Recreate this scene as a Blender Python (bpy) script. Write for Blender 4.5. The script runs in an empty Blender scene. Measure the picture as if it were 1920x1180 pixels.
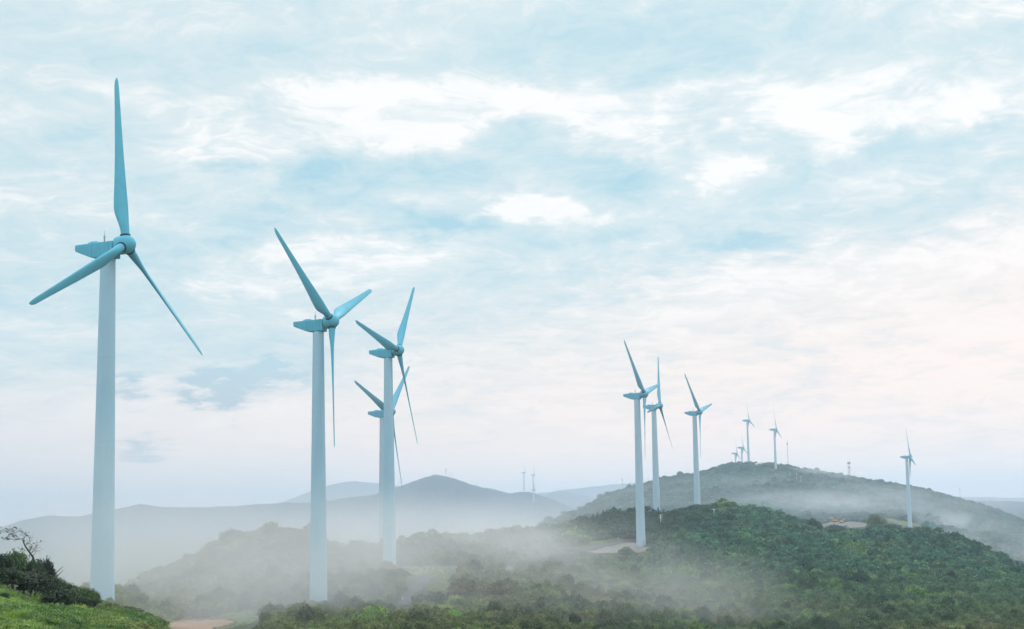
import bpy, bmesh, math, random
import numpy as np
from mathutils import Matrix, Vector

random.seed(7)
RNG = np.random.default_rng(11)
SC = bpy.context.scene
COL = SC.collection

# ------------------------------------------------------------------ camera
F = 2803.2                      # focal length in pixels of the 1920 wide photograph
PITCH, ROLL = 0.12721, -0.01693
_cp, _sp = math.cos(PITCH), math.sin(PITCH)
_r = np.array([1.0, 0, 0]); FWD = np.array([0, _cp, _sp]); _u = np.array([0, -_sp, _cp])
RIGHT = math.cos(ROLL) * _r + math.sin(ROLL) * _u
UP = -math.sin(ROLL) * _r + math.cos(ROLL) * _u
cam_data = bpy.data.cameras.new('camera')
cam_data.sensor_width = 36.0
cam_data.lens = F / 1920.0 * 36.0
cam_data.clip_start = 0.5
cam_data.clip_end = 60000
cam = bpy.data.objects.new('camera', cam_data)
COL.objects.link(cam)
cam.matrix_world = Matrix([[RIGHT[i], UP[i], -FWD[i], 0.0] for i in range(3)] + [[0, 0, 0, 1]])
SC.camera = cam


def ray(px, py):
    d = FWD + RIGHT * ((px - 960) / F) - UP * ((py - 590) / F)
    return d / d[1]             # scaled so that one unit is one metre of depth


def project(P):
    P = np.asarray(P, float)
    d = P @ FWD
    return 960 + F * (P @ RIGHT) / d, 590 - F * (P @ UP) / d


# ------------------------------------------------------------------ light
SUN_AZ, SUN_EL = math.radians(14), math.radians(30)
SKY_STRENGTH = 0.1
SC.view_settings.view_transform = 'Standard'
SC.view_settings.look = 'None'
SC.view_settings.exposure = 0.0
SC.view_settings.gamma = 1.0
SC.view_settings.use_curve_mapping = False
sun_data = bpy.data.lights.new('sun', 'SUN')
sun_data.energy = 1.5
sun_data.angle = math.radians(14)
sun_data.color = (1.0, 0.93, 0.85)
sun = bpy.data.objects.new('sun', sun_data)
COL.objects.link(sun)
_sd = Vector((math.sin(SUN_AZ) * math.cos(SUN_EL), math.cos(SUN_AZ) * math.cos(SUN_EL), math.sin(SUN_EL)))
sun.rotation_euler = _sd.to_track_quat('Z', 'Y').to_euler()

SC.render.engine = 'CYCLES'
cy = SC.cycles
cy.max_bounces = 5
cy.diffuse_bounces = 2
cy.glossy_bounces = 2
cy.transmission_bounces = 2
cy.volume_bounces = 2
cy.transparent_max_bounces = 6
cy.caustics_reflective = False
cy.caustics_refractive = False
cy.use_denoising = True
cy.volume_max_steps = 256


# ------------------------------------------------------------------ node helper
class NT:
    def __init__(self, tree):
        self.t = tree
        tree.nodes.clear()

    def n(self, kind, **kw):
        nd = self.t.nodes.new(kind)
        for k, v in kw.items():
            setattr(nd, k, v)
        return nd

    def put(self, sock, v):
        if v is None:
            return
        if hasattr(v, 'is_output') or isinstance(v, bpy.types.NodeSocket):
            self.t.links.new(v, sock)
        else:
            sock.default_value = v

    def m(self, op, a, b=None, c=None, clamp=False):
        nd = self.n('ShaderNodeMath', operation=op)
        nd.use_clamp = clamp
        for s, v in zip(nd.inputs, (a, b, c)):
            self.put(s, v)
        return nd.outputs[0]

    def v(self, op, a, b=None, c=None, out=0):
        nd = self.n('ShaderNodeVectorMath', operation=op)
        for s, x in zip(nd.inputs, (a, b, c)):
            self.put(s, x)
        return nd.outputs[out]

    def mix(self, f, a, b, blend='MIX'):
        nd = self.n('ShaderNodeMix', data_type='RGBA', blend_type=blend)
        nd.clamp_factor = True
        self.put(nd.inputs[0], f)
        for s, x in ((nd.inputs[6], a), (nd.inputs[7], b)):
            if isinstance(x, (tuple, list)) and len(x) == 3:
                x = tuple(x) + (1.0,)
            self.put(s, x)
        return nd.outputs[2]

    def noise(self, vec, scale, detail=4.0, rough=0.5, distort=0.0, out=0, lac=2.0):
        nd = self.n('ShaderNodeTexNoise')
        self.put(nd.inputs['Vector'], vec)
        nd.inputs['Scale'].default_value = scale
        nd.inputs['Detail'].default_value = detail
        nd.inputs['Roughness'].default_value = rough
        nd.inputs['Lacunarity'].default_value = lac
        nd.inputs['Distortion'].default_value = distort
        return nd.outputs[out]

    def smooth(self, x, lo, hi, a=0.0, b=1.0):
        nd = self.n('ShaderNodeMapRange', interpolation_type='SMOOTHSTEP')
        self.put(nd.inputs[0], x)
        for i, q in zip((1, 2, 3, 4), (lo, hi, a, b)):
            nd.inputs[i].default_value = q
        return nd.outputs[0]

    def lin(self, x, lo, hi, a=0.0, b=1.0):
        nd = self.n('ShaderNodeMapRange')
        nd.clamp = True
        self.put(nd.inputs[0], x)
        for i, q in zip((1, 2, 3, 4), (lo, hi, a, b)):
            nd.inputs[i].default_value = q
        return nd.outputs[0]

    def xyz(self, x, y, z):
        nd = self.n('ShaderNodeCombineXYZ')
        for s, q in zip(nd.inputs, (x, y, z)):
            self.put(s, q)
        return nd.outputs[0]

    def sep(self, v):
        nd = self.n('ShaderNodeSeparateXYZ')
        self.put(nd.inputs[0], v)
        return nd.outputs


# ------------------------------------------------------------------ sky
def azel(px, py):
    d = ray(px, py)
    return math.degrees(math.atan2(d[0], d[1])), math.degrees(math.atan2(d[2], math.hypot(d[0], d[1])))


PXDEG = math.degrees(1 / F)
# cloud masses of the evening: where they stand in the sky (found with azel), half widths, weight, slant
# positive = bright sunlit cloud, negative = blue gap or grey-blue cloud base
CLOUDS = [
    # bright
    (1130, 200, 150, 34, .85), (1130, 262, 95, 24, .75), (1020, 205, 70, 24, .5), (1190, 245, 70, 25, .45),
    (1360, 165, 110, 14, .5), (1250, 182, 60, 8, .4),
    (1560, 205, 150, 36, .85), (1480, 190, 110, 28, .45), (1570, 262, 42, 30, .6), (1650, 190, 90, 30, .5),
    (1820, 205, 110, 32, .75), (1775, 245, 45, 24, .5), (1480, 112, 60, 16, .35), (1640, 120, 90, 22, .4),
    (1330, 322, 78, 26, .8), (1300, 345, 40, 18, .35), (1400, 322, 70, 8, .3),
    (1650, 338, 90, 22, .35), (1500, 385, 130, 10, .3),
    (620, 185, 140, 34, .55), (760, 225, 130, 40, .6), (880, 205, 90, 36, .55), (900, 292, 90, 20, .45), (690, 265, 120, 30, .45),
    (420, 250, 140, 40, .42), (210, 190, 110, 30, .35), (330, 300, 110, 30, .35), (140, 360, 110, 34, .35), (500, 330, 60, 28, .5),
    (1020, 388, 140, 14, .6), (940, 405, 70, 12, .4), (1150, 400, 80, 10, .3),
    (620, 470, 170, 26, .4), (800, 465, 120, 30, .4), (560, 520, 200, 30, .25),
    (1860, 20, 90, 24, .45), (1210, 5, 60, 14, .3), (820, 90, 60, 30, .3), (1050, 130, 24, 34, .3),
    (1750, 470, 240, 36, .35), (1600, 520, 230, 34, .3), (1850, 420, 120, 18, .3), (1850, 480, 80, 22, .3),
    (1450, 600, 220, 60, .3), (1800, 590, 200, 40, .2),
    (420, 775, 260, 70, .30),
    # blue and grey
    (1120, 110, 200, 52, -.55), (1330, 60, 260, 50, -.3), (1050, 288, 130, 30, -.65), (1180, 330, 110, 34, -.55),
    (960, 250, 50, 14, -.35), (830, 322, 130, 26, -.55), (570, 308, 70, 20, -.65), (405, 292, 26, 12, -.7), (430, 300, 60, 10, -.3), (640, 330, 120, 30, -.3),
    (790, 418, 95, 22, -1.0), (880, 420, 60, 14, -.5), (520, 400, 70, 22, -.55), (660, 380, 60, 14, -.4),
    (1420, 466, 75, 18, -1.15), (1330, 480, 60, 16, -.4), (1230, 520, 80, 14, -.6), (1180, 558, 50, 10, -.5), (1080, 570, 90, 10, -.3),
    (1400, 250, 110, 30, -.35), (1690, 232, 60, 26, -.7), (1870, 245, 60, 18, -.55), (1640, 290, 110, 30, -.35), (1800, 330, 140, 50, -.35), (1560, 420, 200, 26, -.3),
    (90, 260, 140, 50, -.35), (60, 100, 200, 60, -.2), (300, 120, 200, 40, -.2), (520, 90, 240, 30, -.2), (700, 145, 130, 18, -.25),
    (200, 450, 200, 40, -.25), (430, 450, 60, 14, -.35), (1120, 450, 200, 26, -.3), (350, 500, 60, 10, -.3),
    (150, 560, 220, 36, -.3), (500, 660, 330, 34, -.42), (200, 690, 240, 26, -.35), (900, 620, 200, 30, -.2), (900, 760, 100, 8, -.25),
    (440, 742, 36, 26, -2.1), (380, 722, 34, 14, -1.7), (500, 700, 55, 14, -1.4), (235, 728, 22, 14, -1.1), (265, 842, 34, 13, -1.0), (515, 735, 18, 12, -.4),
    (1480, 650, 60, 20, -.2), (1700, 640, 120, 16, -.2), (1780, 440, 60, 8, -.4),
]


def build_world():
    w = bpy.data.worlds.new('World')
    SC.world = w
    w.use_nodes = True
    g = NT(w.node_tree)
    out = g.n('ShaderNodeOutputWorld')
    bg = g.n('ShaderNodeBackground')
    g.t.links.new(bg.outputs[0], out.inputs[0])
    bg.inputs[1].default_value = SKY_STRENGTH
    sky = g.n('ShaderNodeTexSky', sky_type='NISHITA')
    sky.sun_disc = False
    sky.sun_elevation = SUN_EL
    sky.sun_rotation = SUN_AZ
    sky.altitude = 100
    sky.air_density = 1.0
    sky.dust_density = 1.0
    sky.ozone_density = 2.0
    tc = g.n('ShaderNodeTexCoord')
    d = g.v('NORMALIZE', tc.outputs['Generated'])
    x, y, z = g.sep(d)[:]
    az = g.m('MULTIPLY', g.m('ARCTAN2', x, y), 57.29578)
    el = g.m('MULTIPLY', g.m('ARCSINE', z), 57.29578)
    # cloud layer coordinates: seen ever flatter towards the horizon
    zz = g.m('ADD', g.m('MAXIMUM', z, 0.0), 0.16)
    cl = g.xyz(g.m('DIVIDE', x, zz), g.m('MULTIPLY', g.m('DIVIDE', y, zz), .8), 0.0)
    warp1 = g.v('SUBTRACT', g.noise(cl, 2.3, 4, .6, out=1), (.5, .5, .5))
    warp2 = g.v('SUBTRACT', g.noise(cl, 8.0, 6, .62, out=1), (.5, .5, .5))
    P = g.xyz(az, el, 0.0)
    wv = g.v('ADD', g.v('MULTIPLY', warp1, (4.0, 2.0, 0)), g.v('MULTIPLY', warp2, (4.0, 2.4, 0)))
    Pw = g.v('ADD', P, wv)
    acc = None
    for px, py, rx, ry, wt in CLOUDS:
        a, e = azel(px, py)
        q = g.v('SUBTRACT', Pw, (a, e, 0.0))
        q = g.v('MULTIPLY', q, (1 / (rx * PXDEG), 1 / (ry * PXDEG), 0.0))
        d2 = g.v('DOT_PRODUCT', q, q, out=1)
        ex = g.m('POWER', 0.42, d2)
        acc = g.m('MULTIPLY', ex, wt) if acc is None else g.m('MULTIPLY_ADD', ex, wt, acc)
    # broken, torn texture of the whole layer
    st = g.v('ADD', cl, g.v('MULTIPLY', warp1, (.45, .30, 0)))
    st = g.v('ADD', st, g.v('MULTIPLY', warp2, (.05, .05, 0)))
    n1 = g.m('SUBTRACT', g.noise(st, 2.2, 6, .60), .5)
    n2 = g.m('SUBTRACT', g.noise(g.v('MULTIPLY', st, (1.0, 1.0, 1)), 7.0, 9, .64), .5)
    n3 = g.m('SUBTRACT', g.noise(g.v('MULTIPLY', st, (.8, 1.3, 1)), 26.0, 6, .7), .5)
    tex = g.m('ADD', g.m('MULTIPLY_ADD', n1, 1.5, g.m('MULTIPLY', n2, 1.7)), g.m('MULTIPLY', n3, .85))
    # texture calms down into the smooth veil near the horizon
    calm = g.smooth(g.m('MULTIPLY_ADD', az, .10, el), .5, 6.5, .20, 1.0)
    k = g.m('ADD', g.m('MULTIPLY', acc, .80), g.m('MULTIPLY', tex, calm))
    # ---- colours (radiance / SKY_STRENGTH)
    S = 1.0 / SKY_STRENGTH
    warm = g.smooth(g.m('SUBTRACT', el, g.m('MULTIPLY', az, 0.16)), 1.0, 10.5, 1.0, 0.0)
    base = g.mix(warm, (.72 * S, .83 * S, .862 * S), (1.10 * S, .935 * S, .86 * S))
    # left part of the low sky is a little greyer and more lilac
    lil = g.m('MULTIPLY', g.smooth(az, 4, -16), g.smooth(el, 5.5, 0.5))
    base = g.mix(g.m('MULTIPLY', lil, .7), base, (.90 * S, .85 * S, .865 * S))
    blue = g.mix(warm, (.41 * S, .675 * S, .785 * S), (.70 * S, .76 * S, .80 * S))
    white = g.mix(warm, (.99 * S, .99 * S, .985 * S), (1.06 * S, .95 * S, .90 * S))
    # low in the east the gaps are grey-blue rags of cloud rather than clear sky
    rag = g.m('MULTIPLY', g.smooth(el, 6.0, 3.5), g.smooth(az, -4, -10))
    blue = g.mix(rag, blue, (.50 * S, .62 * S, .70 * S))
    c = g.mix(g.lin(k, .10, -.85), base, blue)
    # thick parts of the bright clouds show soft grey-blue bellies
    belly = g.smooth(g.m('ADD', n1, g.m('MULTIPLY_ADD', n3, .5, g.m('MULTIPLY', n2, 1.1))), .10, -.20, 0, .75)
    white = g.mix(belly, white, base)
    c = g.mix(g.smooth(k, .0, .60), c, white)
    # the rest of the dome: bright overcast with some clear sky showing through
    clear = g.mix(1.0, sky.outputs[0], (1.3, 1.9, 1.9), 'MULTIPLY')
    lid = g.mix(g.smooth(n1, -.16, .10), clear, (OVER[0] * S, OVER[1] * S, OVER[2] * S))
    up_ = g.smooth(z, .0, .75, .52, 1.55)
    lid = g.mix(1.0, lid, g.xyz(up_, up_, up_), 'MULTIPLY')
    f = g.m('MULTIPLY', g.smooth(y, .15, .75), g.smooth(z, .62, .40))
    c = g.mix(f, lid, c)
    g.put(bg.inputs[0], c)
    w.cycles.sampling_method = 'MANUAL'
    w.cycles.sample_map_resolution = 512


OVER = (1.30, 1.40, 1.46)
build_world()


# ------------------------------------------------------------------ object helpers
def link(o, parent=None):
    COL.objects.link(o)
    if parent is not None:
        o.parent = parent
    return o


def tag(o, label=None, cat=None, group=None, kind=None):
    if label:
        o['label'] = label
    if cat:
        o['category'] = cat
    if group:
        o['group'] = group
    if kind:
        o['kind'] = kind
    return o


def empty(name, loc, rz=0.0):
    o = bpy.data.objects.new(name, None)
    o.location = loc
    o.rotation_euler = (0, 0, rz)
    o.empty_display_size = 1.0
    return link(o)


def mesh_np(name, V, Fc, mats=(), midx=None, smooth=False, colors=None):
    V = np.asarray(V, np.float32)
    me = bpy.data.meshes.new(name)
    if isinstance(Fc, np.ndarray):
        nf, k = Fc.shape
        me.vertices.add(len(V)); me.vertices.foreach_set('co', V.ravel())
        me.loops.add(nf * k); me.loops.foreach_set('vertex_index', Fc.astype(np.int32).ravel())
        me.polygons.add(nf)
        me.polygons.foreach_set('loop_start', np.arange(0, nf * k, k, dtype=np.int32))
        me.polygons.foreach_set('loop_total', np.full(nf, k, np.int32))
        me.update(calc_edges=True)
    else:
        me.from_pydata([tuple(map(float, v)) for v in V], [], Fc)
        me.update()
    for m in mats:
        me.materials.append(m)
    if midx is not None:
        me.polygons.foreach_set('material_index', np.asarray(midx, np.int32))
    if smooth:
        me.polygons.foreach_set('use_smooth', np.ones(len(me.polygons), bool))
    if colors is not None:
        a = me.color_attributes.new('tone', 'FLOAT_COLOR', 'POINT')
        a.data.foreach_set('color', np.asarray(colors, np.float32).ravel())
    return me


def obj(name, me, parent=None, loc=None):
    o = bpy.data.objects.new(name, me)
    if loc is not None:
        o.location = loc
    return link(o, parent)


class MB:
    """collects simple shapes into one mesh"""
    def __init__(self):
        self.V, self.F, self.I = [], [], []

    def add(self, V, Fc, mi=0):
        b = len(self.V)
        self.V += [tuple(map(float, v)) for v in V]
        self.F += [tuple(i + b for i in f) for f in Fc]
        self.I += [mi] * len(Fc)

    def box(self, c, s, mi=0, R=None, taper=1.0):
        V = []
        for z in (-.5, .5):
            t = 1.0 if z < 0 else taper
            for x, y in ((-.5, -.5), (.5, -.5), (.5, .5), (-.5, .5)):
                p = Vector((x * s[0] * t, y * s[1] * t, z * s[2]))
                if R is not None:
                    p = R @ p
                V.append((p.x + c[0], p.y + c[1], p.z + c[2]))
        self.add(V, [(3, 2, 1, 0), (4, 5, 6, 7), (0, 1, 5, 4), (1, 2, 6, 5), (2, 3, 7, 6), (3, 0, 4, 7)], mi)

    def tube(self, pts, rad, n=6, mi=0, cap=True):
        pts = [Vector(p) for p in pts]
        V, Fc = [], []
        for i, p in enumerate(pts):
            t = (pts[min(i + 1, len(pts) - 1)] - pts[max(i - 1, 0)]).normalized()
            a = t.orthogonal().normalized() if abs(t.z) < .99 else Vector((1, 0, 0))
            if abs(t.z) >= .99:
                a = (a - t * a.dot(t)).normalized()
            b = t.cross(a)
            r = rad[i] if hasattr(rad, '__len__') else rad
            for j in range(n):
                q = 2 * math.pi * j / n
                V.append(p + (a * math.cos(q) + b * math.sin(q)) * r)
        for i in range(len(pts) - 1):
            for j in range(n):
                k = (j + 1) % n
                Fc.append((i * n + j, i * n + k, (i + 1) * n + k, (i + 1) * n + j))
        if cap:
            Fc.append(tuple(range(n - 1, -1, -1)))
            Fc.append(tuple(range((len(pts) - 1) * n, len(pts) * n)))
        self.add(V, Fc, mi)

    def mesh(self, name, mats, smooth=False):
        me = mesh_np(name, self.V, self.F, mats, self.I, smooth)
        return me


# ------------------------------------------------------------------ materials
def principled(name, color, rough=.5, spec=.3, metal=0.0):
    m = bpy.data.materials.new(name)
    m.use_nodes = True
    g = NT(m.node_tree)
    o = g.n('ShaderNodeOutputMaterial')
    b = g.n('ShaderNodeBsdfPrincipled')
    g.t.links.new(b.outputs[0], o.inputs[0])
    b.inputs['Roughness'].default_value = rough
    b.inputs['Specular IOR Level'].default_value = spec
    b.inputs['Metallic'].default_value = metal
    if color is not None:
        b.inputs['Base Color'].default_value = (*color, 1)
    return m, g, b


def mat_paint(name, col, streak=.12, seams=()):
    """weathered gloss paint: faint vertical rain streaks and dull blotches"""
    m, g, b = principled(name, col, .6, .12)
    tc = g.n('ShaderNodeTexCoord')
    p = tc.outputs['Object']
    s1 = g.noise(g.v('MULTIPLY', p, (1.6, 1.6, .05)), 1.0, 6, .65)
    s2 = g.noise(p, .35, 5, .6)
    f = g.m('ADD', g.smooth(s1, .42, .72, 0, streak), g.smooth(s2, .45, .7, 0, streak))
    dark = tuple(c * q for c, q in zip(col, (.62, .66, .66)))
    c = g.mix(f, col, dark)
    sx = g.sep(p)[0]
    for q in seams:             # gaps between the shell panels
        c = g.mix(g.smooth(g.m('ABSOLUTE', g.m('SUBTRACT', sx, q)), .07, .02, 0, .55), c, tuple(x * .35 for x in col))
    g.put(b.inputs['Base Color'], c)
    g.put(b.inputs['Roughness'], g.lin(s2, .3, .7, .55, .7))
    return m


def mat_plain(name, col, rough=.6, var=.25, scale=3.0):
    m, g, b = principled(name, col, rough, .25)
    tc = g.n('ShaderNodeTexCoord')
    n = g.noise(tc.outputs['Object'], scale, 5, .6)
    g.put(b.inputs['Base Color'], g.mix(g.smooth(n, .35, .7), col, tuple(c * (1 - var) for c in col)))
    return m


def mat_leaf(name):
    """foliage: the colour of each plant comes from its own 'tint'"""
    m = bpy.data.materials.new(name)
    m.use_nodes = True
    g = NT(m.node_tree)
    o = g.n('ShaderNodeOutputMaterial')
    at = g.n('ShaderNodeAttribute', attribute_type='INSTANCER', attribute_name='tint')
    tn = g.n('ShaderNodeAttribute', attribute_type='GEOMETRY', attribute_name='tone')
    geo = g.n('ShaderNodeNewGeometry')
    col = g.mix(1.0, at.outputs['Color'], tn.outputs['Color'], 'MULTIPLY')
    rnd = geo.outputs['Random Per Island']
    hue = g.mix(rnd, (.95, 1.0, 1.05), (1.65, 1.55, 1.4))
    col = g.mix(1.0, col, hue, 'MULTIPLY')
    di = g.n('ShaderNodeBsdfDiffuse')
    tr = g.n('ShaderNodeBsdfTranslucent')
    gl = g.n('ShaderNodeBsdfGlossy')
    gl.inputs['Roughness'].default_value = .5
    gl.inputs['Color'].default_value = (.9, .95, 1, 1)
    g.put(di.inputs[0], col)
    g.put(tr.inputs[0], g.mix(1.0, col, (1.15, 1.2, .7), 'MULTIPLY'))
    ms = g.n('ShaderNodeMixShader')
    ms.inputs[0].default_value = .3
    g.t.links.new(di.outputs[0], ms.inputs[1]); g.t.links.new(tr.outputs[0], ms.inputs[2])
    m2 = g.n('ShaderNodeMixShader')
    m2.inputs[0].default_value = .03
    g.t.links.new(ms.outputs[0], m2.inputs[1]); g.t.links.new(gl.outputs[0], m2.inputs[2])
    g.t.links.new(m2.outputs[0], o.inputs[0])
    return m


M = {}
TURQ = (.13, .47, .575)
M['paint'] = mat_paint('turquoise_paint', TURQ)
M['blade'] = mat_paint('blade_paint', TURQ, .24)
M['nacelle'] = mat_paint('nacelle_paint', TURQ, .20, (-2.35, .85))
# one even coat of pale blue on each near tower; the mist alone pales the foot
M['tower'] = [mat_paint('tower_paint', (.42, .61, .68), .10)]
M['tower_hazed'] = [mat_paint('haze_paled_tower_paint', (.50, .63, .69), .10)]  # distant towers: haze put into a paler coat
M['hazed_paint'] = mat_paint('haze_paled_paint', (.19, .47, .58), .10)  # distant heads and blades: same paint with haze mixed into its colour
M['dark'] = mat_plain('dark_rubber', (.02, .05, .06))
M['steel'] = mat_plain('galvanised_steel', (.34, .36, .38), .45)
M['door'] = mat_plain('door_paint', (.50, .53, .56), .5, .15)
M['white'] = mat_plain('white_paint', (.8, .8, .8), .5, .12)
M['red'] = mat_plain('red_paint', (.5, .07, .05), .5)
M['orange'] = mat_plain('orange_paint', (.85, .40, .10), .45, .2)
M['rubber'] = mat_plain('black_rubber', (.03, .03, .03), .8)
M['glass'] = mat_plain('dark_glass', (.03, .045, .05), .1)
M['wood'] = mat_plain('weathered_wood', (.30, .27, .24), .8)
M['bark'] = mat_plain('bark', (.09, .07, .055), .9, .4, 8)
M['roof'] = mat_plain('white_sheet_roof', (.75, .77, .78), .5, .15)
M['wall'] = mat_plain('grey_rendered_wall', (.36, .36, .35), .8)
M['leaf'] = mat_leaf('leaves')


# ------------------------------------------------------------------ terrain
def vnoise(x, y, seed=0):
    xi = np.floor(x).astype(np.int64); yi = np.floor(y).astype(np.int64)
    fx = x - xi; fy = y - yi
    fx = fx * fx * (3 - 2 * fx); fy = fy * fy * (3 - 2 * fy)

    def h(a, b):
        n = (a * 374761393 + b * 668265263 + seed * 974711) & 0xffffffff
        n = ((n ^ (n >> 13)) * 1274126177) & 0xffffffff
        return ((n ^ (n >> 16)) & 0xffff) / 65535.0
    return (h(xi, yi) * (1 - fx) + h(xi + 1, yi) * fx) * (1 - fy) + (h(xi, yi + 1) * (1 - fx) + h(xi + 1, yi + 1) * fx) * fy


def fbm(x, y, seed=0, octv=4, rough=.5):
    s, a, t = 0, 1.0, 0
    for i in range(octv):
        s = s + a * (vnoise(x, y, seed + i * 17) - .5); t += a
        a *= rough; x = x * 2.03 + 11.3; y = y * 2.03 + 5.7
    return s / t * 2


CAN_NEAR, CAN_MID, CAN_FAR = 3.0, 3.6, 8.0      # canopy heights taken off the skylines
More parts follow.
